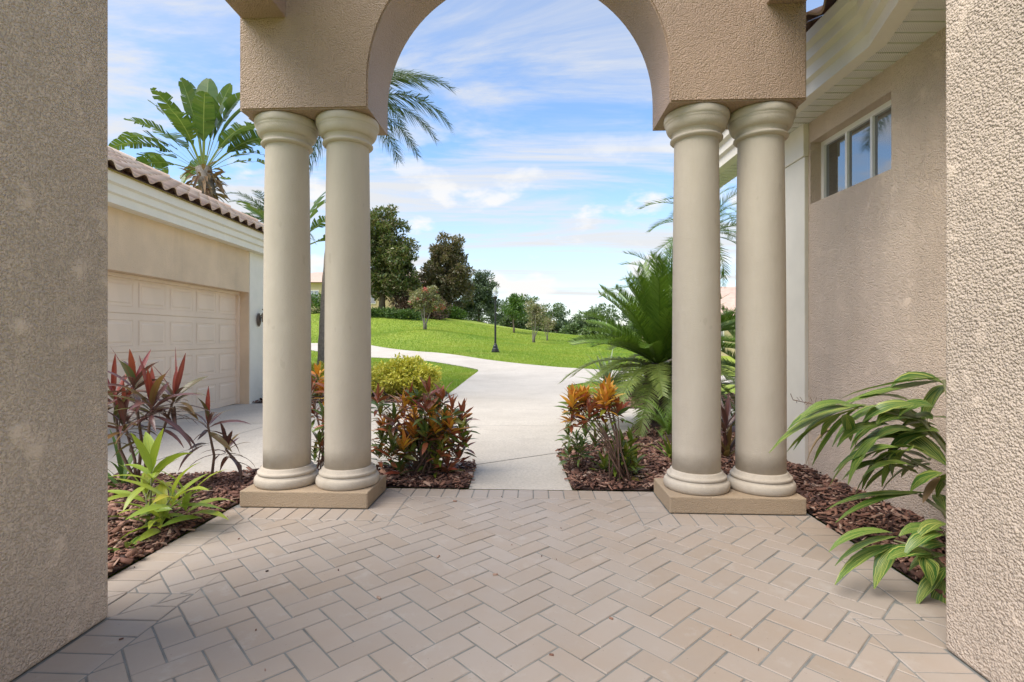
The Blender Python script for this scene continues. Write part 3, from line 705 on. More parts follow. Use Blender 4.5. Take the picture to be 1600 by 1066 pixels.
# ---------------------------------------------------------------- garage on the left
XG = -4.70
gar = empty('garage', (XG, 7, -.12), label='peach garage with a panelled door and barrel-tile hip roof on the left', cat='garage')
def gp(x, y, z): return (x - XG, y - 7, z + .12)
DT = 1.885; D0, D1 = 4.31, 9.43
gw = obj('wall', wall_grid([3.2 - 7, D0 - 7, D1 - 7, 9.44 - 7], [-.3, DT + .12, 2.64 + .12], {(1, 0)}, 0, .25, -1), M['garage'], gar)
obj('corner_pilaster', box(gp(XG - .25, 9.442, -.25), gp(XG + .015, 10.75, 2.63), .006), M['white'], gar)
obj('end_wall', box(gp(-11.2, 10.5, -.2), gp(XG - .252, 10.74, 2.63)), M['garage'], gar)
gd = obj('garage_door', box(gp(-4.97, D0 + .002, -.12), gp(-4.925, D1 - .002, DT + .1)), M['door'], gar)
pan = bmesh.new(); hw, hh = .265, .165
for s, z in ((1., 0), (.94, .012), (.84, .004), (.78, .014)):
    pass
rings = []
for k, z in ((0., 0.), (.012, -.008), (.03, -.007), (.055, .002)):
    rings.append([pan.verts.new((z, sy * (hw - k), sz * (hh - k))) for sy, sz in ((-1, -1), (1, -1), (1, 1), (-1, 1))])
for A, B in zip(rings, rings[1:]):
    for i in range(4): pan.faces.new((A[i], A[(i + 1) % 4], B[(i + 1) % 4], B[i]))
pan.faces.new(rings[-1]); bmesh.ops.recalc_face_normals(pan, faces=pan.faces)
pan_me = mesh_from(pan, 'panel'); pan_me.materials.append(M['door'])
rowh = (DT + .13) / 4
for r in range(4):
    sec = obj('door_section', box((.0, D0 - 7 + .004, r * rowh + .004), (.012, D1 - 7 - .004, (r + 1) * rowh - .004), .002), M['door'], gd, (-4.925 - XG, 0, 0))
    for c in range(8):
        obj('panel', pan_me, None, gd, (-4.925 - XG + .0165, D0 - 7 + .32 + c * .64, (r + .5) * rowh))
obj('door_trim', box(gp(-4.925, D0 + .002, DT - .045), gp(-4.86, D1 - .002, DT - .002)), M['door'], gar)
obj('door_trim', box(gp(-4.925, D1 - .05, -.12), gp(-4.86, D1 - .002, DT - .047)), M['door'], gar)
GZ0 = 2.625
obj('fascia', sweep([(0, 3.0 - 7), (0, 11.05 - 7), (-6.5, 11.05 - 7)], [(o, z + GZ0 + .12) for o, z in [(.0, 0), (-.16, 0), (-.16, .10), (-.195, .115), (-.195, .20), (-.235, .22), (-.235, .33), (0, .33)]][::-1] if False else [(-o, z + GZ0 + .12) for o, z in [(-.0, 0), (.16, 0), (.16, .10), (.195, .115), (.195, .20), (.235, .22), (.235, .33), (0, .33)]]), M['white'], gar)
EX, EZ, EY, PIT = -4.42, 2.975, 11.3, .52
gr = obj('roof', fast_mesh('roof', [gp(EX, 3., EZ - .02), gp(EX, EY, EZ - .02), gp(EX - 3.4, EY - 3.4, EZ - .02 + 3.4 * PIT), gp(EX - 3.4, 3., EZ - .02 + 3.4 * PIT), gp(EX - 6.8, EY, EZ - .02), gp(EX - 6.8, 3., EZ - .02)],
        [[0, 1, 2, 3], [3, 2, 4, 5], [1, 4, 2, 2]][:2], False, M['far_roof']), None, gar)
obj('hip_face', fast_mesh('hip', [gp(EX, EY, EZ - .02), gp(EX - 6.8, EY, EZ - .02), gp(EX - 3.4, EY - 3.4, EZ - .02 + 3.4 * PIT)], [[0, 1, 2]], False, M['far_roof']), None, gar)
for i in range(24):
    y = 5.0 + i * .268
    for r in range(9):
        t = r * .32
        if EY - y - .10 < t: break
        place_tile(gr, Vector(gp(EX - t + .03, y, EZ + t * PIT + .01)), (0, 1, 0), (-1, 0, PIT))
cap_t = []
for i in range(9):
    t = i * .36; bm = bmesh.new(); d = Vector((-1, -1, PIT)).normalized(); p = Vector(gp(EX - t, EY - t, EZ + t * PIT + .02))
    s = d.cross(Vector((0, 0, 1))).normalized(); u = s.cross(d); A = []; B = []
    for k in range(7):
        a_ = math.pi * k / 6; A.append(bm.verts.new(p + s * math.cos(a_) * .12 + u * (math.sin(a_) * .085 + .02))); B.append(bm.verts.new(p + d * .56 + s * math.cos(a_) * .10 + u * (math.sin(a_) * .07 + .0)))
    for k in range(6): bm.faces.new((A[k], A[k + 1], B[k + 1], B[k]))
    obj('hip_tile', bm, M['tile'], gr, smooth=True)
# wall lantern beside the garage door
p = Vector((XG + .015, 9.74, 1.45))
lan = empty('wall_lantern', p, label='small dark metal wall lantern on the white garage corner', cat='lantern')
bm = lathe([(.001, 0), (.05, .005), (.075, .02), (.06, .035), (.02, .045), (.001, .046)], 20, False); bmesh.ops.rotate(bm, verts=bm.verts, cent=(0, 0, 0), matrix=Matrix.Rotation(R(90), 3, 'Y')); bmesh.ops.scale(bm, vec=(1, 1, 1.7), verts=bm.verts)
obj('back_plate', bm, M['bark'], lan, (0, 0, -.05), smooth=True)
obj('arm', tube([(.02, 0, -.02), (.10, 0, .0), (.13, 0, .09), (.08, 0, .15)], .009, 6), M['bark'], lan, smooth=True)
obj('lamp_body', lathe([(.02, -.1), (.045, -.09), (.055, .02), (.07, .03), (.03, .08), (.006, .10)], 8), M['bark'], lan, (.12, 0, 0))

# ---------------------------------------------------------------- foliage helpers
def lance(s): return min(1., (math.sin(math.pi * min(1, s * .96 + .02) ** .85)) ** .85 * 1.02)
def paddle(s): return max(.03, min(1., 3.2 * s + .05)) * max(0.02, (1 - s ** 4)) ** .6
def leaf_strip(center, side, up, width, shape, nseg=8, fold=.25, uvs=True, name='leaf', wave=0.):
    """leaf from functions of s: centre line, side vector and up vector"""
    V = []; UV = []
    for i in range(nseg + 1):
        s = i / nseg; c = center(s); sd = side(s); u = up(s); w = width * .5 * (shape(s) if 0 < s < 1 else .06)
        wv = wave * math.sin(s * 17)
        V += [c - sd * w + u * (w * fold + wv * w), c, c + sd * w + u * (w * fold - wv * w)]; UV += [(0, s), (.5, s), (1, s)]
    F = []
    for i in range(nseg):
        a_ = i * 3; F += [(a_, a_ + 1, a_ + 4, a_ + 3), (a_ + 1, a_ + 2, a_ + 5, a_ + 4)]
    me = fast_mesh(name, [v[:] for v in V], F, True)
    uvl = me.uv_layers.new(name='UVMap'); li = np.array([l.vertex_index for l in me.loops])
    uvl.data.foreach_set('uv', np.array(UV, dtype=np.float32)[li].ravel()); return me
def leaf_between(parent, b, t, width, arch_, mat, fold=.25, roll=0., shape=lance, nseg=8, name='leaf', wave=0.):
    b = Vector(b) - parent.location; t = Vector(t) - parent.location; ch = t - b; d = ch.normalized()
    sd0 = d.cross(Vector((0, 0, 1))); sd0 = sd0.normalized() if sd0.length > .05 else Vector((1, 0, 0)); up0 = sd0.cross(d).normalized()
    cen = lambda s: b + ch * s + Vector((0, 0, 1)) * (arch_ * 4 * s * (1 - s) ** .8)
    def frame(s):
        tg = (cen(min(1, s + .02)) - cen(max(0, s - .02))).normalized(); sd = tg.cross(Vector((0, 0, 1)))
        sd = (sd.normalized() if sd.length > .08 else sd0); u = sd.cross(tg).normalized(); r = roll * (.3 + .7 * s)
        return sd * math.cos(r) + u * math.sin(r), u * math.cos(r) - sd * math.sin(r)
    me = leaf_strip(cen, lambda s: frame(s)[0], lambda s: frame(s)[1], width, shape, nseg, fold, wave=wave)
    return obj(name, me, mat, parent)
def leaf_lib(mat, L, Wd, droop, shape=lance, fold=.25, nseg=6, wave=0., twist=0.):
    """a reusable leaf along +X that starts level and bends down by `droop` radians"""
    pts = [Vector((0, 0, 0))]; n = 40
    for i in range(n):
        a_ = -droop * (i / n); pts.append(pts[-1] + Vector((math.cos(a_), 0, math.sin(a_))) * (L / n))
    cen = lambda s: pts[min(n, int(round(s * n)))]
    sd = lambda s: Vector((0, math.cos(twist * s), math.sin(twist * s))); up = lambda s: Vector((math.sin(droop * s), -math.sin(twist * s), math.cos(droop * s))).normalized()
    me = leaf_strip(cen, sd, up, Wd, shape, nseg, fold, wave=wave); me.materials.append(mat); return me
def put(name, me, parent, loc, az, el, roll=0., sc=1.):
    o = bpy.data.objects.new(name, me); C.objects.link(o); o.parent = parent
    o.matrix_basis = Matrix.Translation(loc) @ Matrix.Rotation(az, 4, 'Z') @ Matrix.Rotation(-el, 4, 'Y') @ Matrix.Rotation(roll, 4, 'X') @ Matrix.Scale(sc, 4); return o
def rosette(parent, loc, n, lib, el0=80, el1=5, sc=(.8, 1.1), pick=None, az0=None):
    az = random.random() * 6.28 if az0 is None else az0
    for i in range(n):
        f = i / max(1, n - 1); me = pick(f) if pick else random.choice(lib)
        put('leaf', me, parent, Vector(loc) - Vector((0, 0, .018 * i / n * 4 * sc[1])), az + i * 2.4 + random.gauss(0, .2), R(el0 + (el1 - el0) * f + random.gauss(0, 9)), random.gauss(0, .35), random.uniform(*sc))
def cards(P, D, Nrm, L, Wd, fold=.25):
    n = len(P); S = np.cross(D, Nrm); S /= np.maximum(np.linalg.norm(S, axis=1, keepdims=True), 1e-6); U = np.cross(S, D)
    mid = P + D * (L * .45)[:, None]; k = (Wd * .5)[:, None]
    V = np.stack([P, mid + S * k + U * k * fold, P + D * L[:, None], mid - S * k + U * k * fold], 1)
    i = np.arange(n)[:, None] * 4; F = np.concatenate([i + np.array([[0, 1, 2]]), i + np.array([[0, 2, 3]])], 1).reshape(-1, 3)
    return V.reshape(-1, 3), F
def unit(a): return a / np.maximum(np.linalg.norm(a, axis=1, keepdims=True), 1e-9)
def crown_mesh(name, lobes, n, leaf, mat, clump=60, clump_r=.5, aspect=.5, surface=.55):
    """leaf faces in clumps spread through a union of ellipsoid lobes (cx,cy,cz,rx,ry,rz)"""
    lobes = np.array(lobes, float); vol = lobes[:, 3] * lobes[:, 4] * lobes[:, 5]; pick = rng.choice(len(lobes), clump, p=vol / vol.sum())
    d = unit(rng.normal(size=(clump, 3))); r = (surface + (1 - surface) * rng.random(clump)) ** 1. * np.where(rng.random(clump) < .2, rng.random(clump), 1)
    cc = lobes[pick, :3] + d * lobes[pick, 3:] * r[:, None]; cr = clump_r * (.5 + rng.random(clump))
    k = rng.choice(clump, n, p=cr ** 2 / (cr ** 2).sum()); q = unit(rng.normal(size=(n, 3))) * (rng.random(n) ** .45)[:, None] * cr[k][:, None] * np.array([1, 1, .75])
    P = cc[k] + q; out = unit(P - lobes[pick[k], :3]); D = unit(out * .5 + rng.normal(size=(n, 3)) * .6 + unit(q) * .5); Nr = unit(rng.normal(size=(n, 3)) * .6 + np.array([0, 0, 1.]) + out * .3)
    L = leaf * (.6 + .8 * rng.random(n)); V, Fc = cards(P, D, Nr, L, L * aspect); return fast_mesh(name, V, Fc, False, mat), cc
def tree(name, base, height, trunk_r, lobes, n, leaf, mat, label, group=None, clump=60, clump_r=.5, limbs=7, bark='bark', cat='tree', stems=1, surface=.55, aspect=.5, fork=.3):
    base = Vector(base); t = empty(name, base, label=label, cat=cat, group=group)
    me, cc = crown_mesh('crown', lobes, n, leaf, mat, clump, clump_r, aspect, surface); bm = bmesh.new(); c0 = np.array(lobes)[:, :3].mean(0)
    for s in range(stems):
        a_ = 6.28 * s / max(1, stems) + .5; off = Vector((math.cos(a_), math.sin(a_), 0)) * trunk_r * (0 if stems == 1 else 1.6)
        top = Vector((c0[0], c0[1], height * .62)) + Vector((math.cos(a_), math.sin(a_), 0)) * (0 if stems == 1 else height * .14)
        pts = [off + Vector((0, 0, -.1)), off + Vector((random.gauss(0, .02), random.gauss(0, .02), 1)) * height * .12, (off + top) * .5 + Vector((random.gauss(0, .03), random.gauss(0, .03), 0)) * height, top]
        add_tube(bm, pts, [trunk_r * 1.25, trunk_r, trunk_r * .7, trunk_r * .25], 8)
        for i in range(limbs):
            tgt = Vector(cc[rng.integers(len(cc))]); f = random.uniform(fork, .9); p0 = pts[1].lerp(pts[3], f)
            add_tube(bm, [p0, p0.lerp(tgt, .5) + Vector((0, 0, -.04 * height * random.random())), tgt], [trunk_r * .38 * (1.1 - f * .5), trunk_r * .22, trunk_r * .06], 5)
    obj('trunk', bm, M[bark], t, smooth=True); obj('crown', me, None, t); return t

def frond_mesh(L, e0, e1, n, leaflet, wid, mat, power=1.4, swing=55, tipswing=25, vee=.35, hang=0., rachis=.012, s0=.12, jitter=.06, taper=.35, nseg=2, seed=0, side_bend=0.):
    """pinnate frond from the origin along +X; elevation runs e0 -> e1 (degrees)"""
    r = random.Random(seed); K = 60; pts = [Vector((0, 0, 0))]; tang = []
    for i in range(K):
        s = i / K; e = R(e0 + (e1 - e0) * s ** power); az = side_bend * s
        tg = Vector((math.cos(e) * math.cos(az), math.cos(e) * math.sin(az), math.sin(e))); tang.append(tg); pts.append(pts[-1] + tg * (L / K))
    tang.append(tang[-1]); V = []; F = []
    def tri(a_, b_, c_): F.append((len(V), len(V) + 1, len(V) + 2)); V.extend([a_[:], b_[:], c_[:]])
    for i in range(0, K, 4):          # rachis: a slim three-sided rod
        a_, b_ = pts[i], pts[min(K, i + 4)]; tg = tang[i]; sd = tg.cross(Vector((0, 0, 1))); sd = sd.normalized() if sd.length > .01 else Vector((0, 1, 0)); up = sd.cross(tg); ra = rachis * (1 - .8 * i / K); rb = rachis * (1 - .8 * min(K, i + 4) / K)
        A = [a_ + sd * ra, a_ - sd * ra, a_ + up * ra * 1.2]; B = [b_ + sd * rb, b_ - sd * rb, b_ + up * rb * 1.2]
        for k in range(3):
            m = (k + 1) % 3; tri(A[k], A[m], B[m]); tri(A[k], B[m], B[k])
    for i in range(n):
        s = s0 + (1 - s0) * (i + .5) / n; kk = min(K, int(s * K)); c = pts[kk]; tg = tang[kk]; sd = tg.cross(Vector((0, 0, 1))); sd = sd.normalized() if sd.length > .01 else Vector((0, -1, 0)); up = sd.cross(tg).normalized()
        ln = leaflet * (min(1, .45 + 2.2 * (s - s0))) * (1 - (1 - taper) * max(0, (s - .55) / .45) ** 1.6); sw = R(swing + (tipswing - swing) * s)
        for q in (-1, 1):
            a_ = sw + r.gauss(0, jitter); d = (tg * math.cos(a_) + sd * q * math.sin(a_) + up * vee).normalized(); d = (d + Vector((r.gauss(0, jitter), r.gauss(0, jitter), r.gauss(0, jitter) - hang * .4))).normalized(); l = ln * r.uniform(.88, 1.08)
            m = c + d * l * .5; d2 = (d + Vector((0, 0, -hang))).normalized(); tip = m + d2 * l * .5; w = tg * wid * .5
            a1, a2, m1, m2 = c - w, c + w, m - w * .9, m + w * .9
            tri(a1, a2, m2); tri(a1, m2, m1); tri(m1, m2, tip)
    return fast_mesh('frond', V, F, False, mat)

# ---------------------------------------------------------------- ginger by the right pier (leaf by leaf)
def g1(cx, cy, Y): return at(1180 + cx / 2.5375, 560 + cy / 2.5375, Y)
gb = Vector((2.17, 2.42, 0.0))
gin = empty('shell_ginger', gb, label='tall variegated ginger arching out beside the right pier', cat='plant')
for pts in ([(0, 0, 0), g1(800, 300, 2.5) - gb, g1(748, 85, 2.5) - gb], [(.02, .03, 0), g1(770, 380, 2.5) - gb, g1(660, 245, 2.55) - gb, g1(430, 190, 2.65) - gb, g1(330, 186, 2.7) - gb],
            [(-.03, .02, 0), g1(790, 520, 2.5) - gb, g1(690, 440, 2.55) - gb, g1(520, 345, 2.6) - gb], [(0, -.03, 0), g1(745, 605, 2.5) - gb, g1(650, 540, 2.55) - gb]):
    obj('cane', tube(pts, [.011, .010, .008, .006, .004][:len(pts)], 6), M['stem'], gin, smooth=True)
GL = [((765, 78), (338, 160), 46, .03, -.3), ((760, 88), (325, 192), 60, .02, .25), ((752, 105), (535, 118), 66, .06, .5), ((752, 105), (655, 268), 44, .05, .5), ((440, 190), (55, 376), 58, .07, .15),
      ((430, 196), (125, 372), 50, .05, -.3), ((370, 195), (128, 285), 48, .05, .5), ((490, 185), (305, 352), 50, .05, .7), ((665, 250), (480, 262), 84, .05, .55), ((500, 265), (325, 352), 52, .05, .2),
      ((760, 415), (462, 300), 88, .04, .3), ((760, 350), (480, 222), 60, .04, -.4), ((490, 320), (296, 504), 74, .04, .4), ((530, 355), (362, 472), 48, .04, .1), ((548, 372), (396, 545), 40, .05, -.4),
      ((575, 360), (545, 468), 78, .03, .2), ((690, 425), (580, 472), 52, .03, .3), ((655, 540), (282, 602), 46, .045, .1), ((745, 455), (615, 530), 52, .03, .3), ((760, 610), (712, 540), 44, .02, .2),
      ((332, 225), (262, 318), 44, .02, .6), ((640, 200), (390, 250), 56, .04, .4), ((560, 250), (385, 330), 50, .04, -.2), ((770, 240), (660, 252), 26, .02, .2), ((700, 300), (520, 395), 56, .05, .4), ((640, 290), (470, 330), 60, .04, .3)]
GL += [((b_[0] + random.uniform(-10, 40), b_[1] + random.uniform(-25, 25)), (t_[0] + random.uniform(20, 130), t_[1] + random.uniform(-50, 60)), w_ * .85, a_ * 1.2, r_ + random.gauss(0, .4)) for b_, t_, w_, a_, r_ in GL[3:22]]
for k in range(16):
    bx_, by_ = random.uniform(560, 765), random.uniform(170, 470); an = R(random.uniform(150, 215)); ln_ = random.uniform(150, 270); GL.append(((bx_, by_), (bx_ + math.cos(an) * ln_, by_ - math.sin(an) * ln_ * .6 + 60), random.uniform(44, 64), .05, random.gauss(0, .45)))
for b_, t_, w_, a_, r_ in GL:
    Y = 2.56 + random.gauss(0, .05); yt = Y + random.uniform(.02, .22); leaf_between(gin, g1(*b_, Y), g1(*t_, yt), w_ / 2.5375 * Y / FOC * 1.25, a_ * .7, M['ginger'], .22, r_, wave=.05)
leaf_between(gin, g1(330, 280, 2.65), g1(200, 425, 2.7), .03, .05, M['dry_leaf'], .6)
leaf_between(gin, g1(735, 470, 2.5), g1(665, 575, 2.5), .05, .0, M['dry_leaf'], .5)
fl = bmesh.new(); prev = [g1(330, 186, 2.7) - gb, g1(230, 182, 2.72) - gb, g1(150, 165, 2.74) - gb, g1(140, 140, 2.74) - gb]; add_tube(fl, prev, .0022, 4)
for i in range(14):
    q = (prev[0].lerp(prev[2], i / 14)); add_tube(fl, [q, q + Vector((random.uniform(-.02, .005), 0, random.choice((-1, 1)) * random.uniform(.01, .03)))], .0014, 3)
obj('spent_flower_stalk', fl, M['cane'], gin)
g2b = Vector((1.93, 2.18, 0.0))
gin2 = empty('shell_ginger', g2b, label='low variegated ginger spilling onto the pavers by the right pier', cat='plant')
obj('cane', tube([(0, 0, 0), g1(690, 760, 2.2) - g2b, g1(550, 722, 2.25) - g2b], [.009, .007, .004], 6), M['stem'], gin2, smooth=True)
obj('cane', tube([(0.02, 0, 0), g1(790, 760, 2.18) - g2b, g1(750, 690, 2.18) - g2b], [.009, .007, .004], 6), M['stem'], gin2, smooth=True)
for b_, t_, w_, a_, r_ in [((545, 692), (292, 768), 40, .05, .2), ((565, 708), (316, 824), 44, .04, -.2), ((550, 745), (316, 898), 42, .05, .2), ((565, 742), (472, 914), 52, .05, .5), ((750, 685), (570, 705), 52, .03, .3),
                           ((750, 700), (590, 785), 48, .05, .4), ((700, 775), (522, 800), 56, .03, .4), ((755, 780), (610, 842), 40, .03, .1), ((670, 790), (700, 905), 60, .03, .3), ((760, 830), (638, 984), 46, .03, .2), ((750, 880), (714, 1050), 46, .02, .3), ((770, 660), (640, 720), 46, .04, .2), ((760, 745), (640, 770), 50, .03, .5)]:
    Y = 2.2 + random.gauss(0, .03); leaf_between(gin2, g1(*b_, Y), g1(*t_, Y - random.uniform(.0, .06)), w_ / 2.5375 * Y / FOC * 1.25, a_ * .7, M['ginger'], .22, r_, wave=.05)

# ---------------------------------------------------------------- plants left of the porch
def lib(mat, L, Wd, n=3, droop=(.3, 1.1), **k): return [leaf_lib(M[mat], L * random.uniform(.85, 1.15), Wd * random.uniform(.85, 1.1), random.uniform(*droop), **k) for _ in range(n)]
ti_r = lib('ti_red', .33, .047, 4, (.0, .5)); ti_p = lib('ti_purple', .36, .042, 4, (.5, 1.5)); ti_b = lib('ti_bronze', .33, .055, 3, (.5, 1.3))
def ti_plant(base, heads, label, n=13, sc=(.8, 1.1), red=.28):
    base = Vector(base); t = empty('ti_plant', base, label=label, cat='plant', group='ti plants')
    for h in heads:
        h = Vector(h) - base; mid = h * .5 + Vector((random.gauss(0, .03), random.gauss(0, .03), 0))
        obj('cane', tube([(random.gauss(0, .03), random.gauss(0, .03), -.02), mid, h], [.012, .010, .008], 6), M['cane'], t, smooth=True)
        rosette(t, h, n, None, 82, -12, sc, pick=lambda f: random.choice(ti_r) if f < red else random.choice(ti_p if random.random() < .62 else ti_b))
        for k in range(3):
            put('leaf', random.choice(ti_b + ti_p), t, h * random.uniform(.6, .85), random.random() * 6.28, R(random.uniform(-10, 35)), random.gauss(0, .3), random.uniform(.6, .85))
c4 = lambda x, y, Y: at(150 + x / 2.1333, 400 + y / 2.1333, Y)
ti_plant((-2.52, 3.55, 0), [c4(125, 430, 3.45), c4(262, 470, 3.6), c4(185, 500, 3.4), c4(95, 560, 3.5), c4(60, 470, 3.6)], 'tall red-topped ti plant in front of the garage door', 22, (.65, 1.0), .18)
ti_plant((-2.12, 3.75, 0), [c4(372, 560, 3.75)], 'middle-sized dark ti plant between the tall one and the column', 13, (.6, .85), .05)
ti_plant((-1.95, 3.88, 0), [c4(432, 645, 3.85)], 'smallest dark ti plant with thin leaves beside the column plinth', 13, (.55, .8), .0)
gy = lib('ginger_yellow', .25, .052, 6, (.3, 1.2), wave=.04)
yb = Vector((-2.03, 2.95, 0)); yg = empty('variegated_ginger', yb, label='yellow-green variegated ginger in the mulch left of the porch', cat='plant')
for hd, n in ((c4(185, 720, 2.95), 11), (c4(255, 800, 2.85), 10), (c4(165, 790, 3.0), 9), (c4(215, 870, 2.85), 10), (c4(300, 830, 2.95), 7)):
    h = hd - yb; obj('cane', tube([(random.gauss(0, .02), random.gauss(0, .02), -.01), h * .55, h], [.007, .006, .004], 6), M['stem'], yg, smooth=True)
    rosette(yg, h, n, gy, 78, 5, (.75, 1.15))
rosette(yg, Vector((0, 0, .06)), 6, lib('ginger', .22, .06, 3), 40, 5, (.8, 1.1))
yb = at(197, 868, 2.62); yb.z = 0; yg2 = empty('variegated_ginger', yb, label='tiny green ginger shoot beside the left pier', cat='plant')
rosette(yg2, (0, 0, .03), 7, lib('ginger', .2, .045, 3), 50, 8, (.6, .9))
pb = Vector((-2.78, 3.75, 0)); gp2 = empty('grassy_plant', pb, label='grassy green plant at the foot of the tall ti plant', cat='plant')
rosette(gp2, (0, 0, .02), 22, lib('hedge', .42, .03, 3, (.6, 1.5)), 80, 20, (.7, 1.1))

# ---------------------------------------------------------------- crotons
CR = {k: lib(m, .15, .036, 3, (.1, .9), nseg=4, wave=.12) for k, m in (('o', 'cr_orange'), ('r', 'cr_red'), ('g', 'cr_green'), ('l', 'cr_lime'))}
def croton(base, heads, label, n=13, sc=(.7, 1.1)):
    base = Vector(base); t = empty('croton', base, label=label, cat='shrub', group='croton shrubs'); bm = bmesh.new(); leaves = []
    for h, pal in heads:
        h = Vector(h) - base; add_tube(bm, [(random.gauss(0, .07), random.gauss(0, .05), -.02), Vector((h.x * .35, h.y * .35, h.z * .55)), h], [.007, .005, .003], 5)
        az = random.random() * 6.28
        for i in range(n):
            f = i / (n - 1); me = random.choice(CR[pal[0] if f < .5 else random.choice(pal)])
            m = Matrix.Translation(h - Vector((0, 0, .085 * f))) @ Matrix.Rotation(az + i * 2.4 + random.gauss(0, .2), 4, 'Z') @ Matrix.Rotation(-R(80 - 85 * f + random.gauss(0, 10)), 4, 'Y') @ Matrix.Rotation(random.gauss(0, .4), 4, 'X') @ Matrix.Scale(random.uniform(*sc), 4)
            leaves.append((me, m))
    leaves.sort(key=lambda q: q[1].translation.y); near, back = leaves[:290], leaves[290:]
    for me, m in near:
        o = bpy.data.objects.new('leaf', me); C.objects.link(o); o.parent = t; o.matrix_basis = m
    if back:
        mats = []; J = bmesh.new(); 
        uvl = J.loops.layers.uv.new('UVMap')
        for me, m in back:
            if me.materials[0] not in mats: mats.append(me.materials[0])
            k = len(J.verts); kf = len(J.faces); J.from_mesh(me); J.verts.ensure_lookup_table(); J.faces.ensure_lookup_table()
            for v in J.verts[k:]: v.co = m @ v.co
            for f in J.faces[kf:]: f.material_index = mats.index(me.materials[0])
        o = obj('leaf_mass', J, None, t, smooth=True); o['kind'] = 'stuff'
        for mt in mats: o.data.materials.append(mt)
    obj('branch', bm, M['cane'], t, smooth=True)
c7 = lambda x, y, Y: at(480 + x / 4.1, 540 + y / 4.1, Y)
H1 = [((620, 370), 'or'), ((690, 430), 'oro'), ((490, 510), 'olg'), ((730, 520), 'olo'), ((830, 520), 'orr'), ((880, 480), 'orr'), ((780, 300), 'rrg'), ((870, 330), 'rrg'), ((930, 400), 'rgg'), ((990, 560), 'lgr'), ((1000, 620), 'rrg'),
      ((620, 640), 'olg'), ((560, 580), 'ggl'), ((540, 680), 'ggr'), ((700, 620), 'grr'), ((850, 660), 'lgr'), ((930, 660), 'rrg'), ((970, 710), 'rrr'), ((640, 740), 'ggg'), ((760, 720), 'ggr'), ((480, 600), 'ggr'), ((460, 690), 'ggr'), ((830, 760), 'lgg'),
      ((900, 760), 'rgr'), ((700, 800), 'ggg'), ((600, 780), 'ggr'), ((470, 420), 'grg'), ((450, 340), 'rgg'), ((760, 400), 'rgr'), ((560, 450), 'grr'), ((800, 600), 'grg'), ((880, 580), 'ror')]
def fill(c, r, n, pals):
    out = []
    for i in range(n):
        d = Vector((random.gauss(0, 1), random.gauss(0, 1), random.gauss(0, 1))).normalized() * random.random() ** .4
        out.append((Vector((c[0] + d.x * r[0], c[1] + d.y * r[1], max(.1, c[2] + d.z * r[2]))), random.choice(pals)))
    return out
croton((-.66, 4.1, 0), [(c7(x, y, random.uniform(3.92, 4.32)), p) for (x, y), p in H1] + fill((-.70, 4.15, .36), (.40, .26, .27), 34, ('ogr', 'rro', 'ggr', 'gol', 'ogg', 'grg')), 'wide red and orange croton beside the path, right of the left columns', 17, (.7, 1.1))
H2 = [(at(px, py, random.uniform(4.15, 4.4)), p) for px, py, p in ((497, 585, 'org'), (503, 610, 'ogr'), (492, 640, 'rgr'), (508, 650, 'grr'), (500, 690, 'ggr'), (486, 610, 'rog'), (515, 600, 'orr'), (492, 710, 'ggl'), (520, 660, 'grg'), (475, 650, 'ggr'))]
croton((-1.5, 4.25, 0), H2, 'narrow croton seen through the gap between the left columns', 20, (.65, 1.0))
c8 = lambda x, y, Y: at(840 + x / 4.1, 540 + y / 4.1, Y)
H3 = [((225, 370), 'orl'), ((300, 340), 'oro'), ((250, 420), 'oro'), ((420, 300), 'oor'), ((460, 350), 'orr'), ((390, 390), 'orr'), ((330, 420), 'rrg'), ((510, 410), 'rgl'), ((220, 450), 'rro')]
croton((.84, 3.86, 0), [(c8(x, y, random.uniform(3.8, 4.05)), p) for (x, y), p in H3] + fill((.68, 3.98, .60), (.22, .12, .10), 6, ('oro', 'orl', 'oor')), 'leggy orange-topped croton right of the path', 22, (.7, 1.0))
H4 = [((200, 560), 'ggl'), ((250, 600), 'glg'), ((310, 560), 'gll'), ((370, 610), 'ggl'), ((280, 650), 'ggg'), ((430, 560), 'ggr'), ((200, 680), 'ggl')]
croton((.58, 4.25, 0), [(c8(x, y, random.uniform(4.15, 4.4)), p) for (x, y), p in H4], 'low green croton behind the leggy orange one', 20, (.6, .9))
H5 = [((530, 640), 'lll'), ((600, 620), 'llo'), ((560, 700), 'llg'), ((500, 720), 'lgl'), ((620, 760), 'lgl'), ((430, 780), 'llg'), ((570, 780), 'ggl')]
croton((.93, 4.0, 0), [(c8(x, y, random.uniform(3.95, 4.15)), p) for (x, y), p in H5], 'lime and yellow croton near the right plinth', 20, (.75, 1.1))

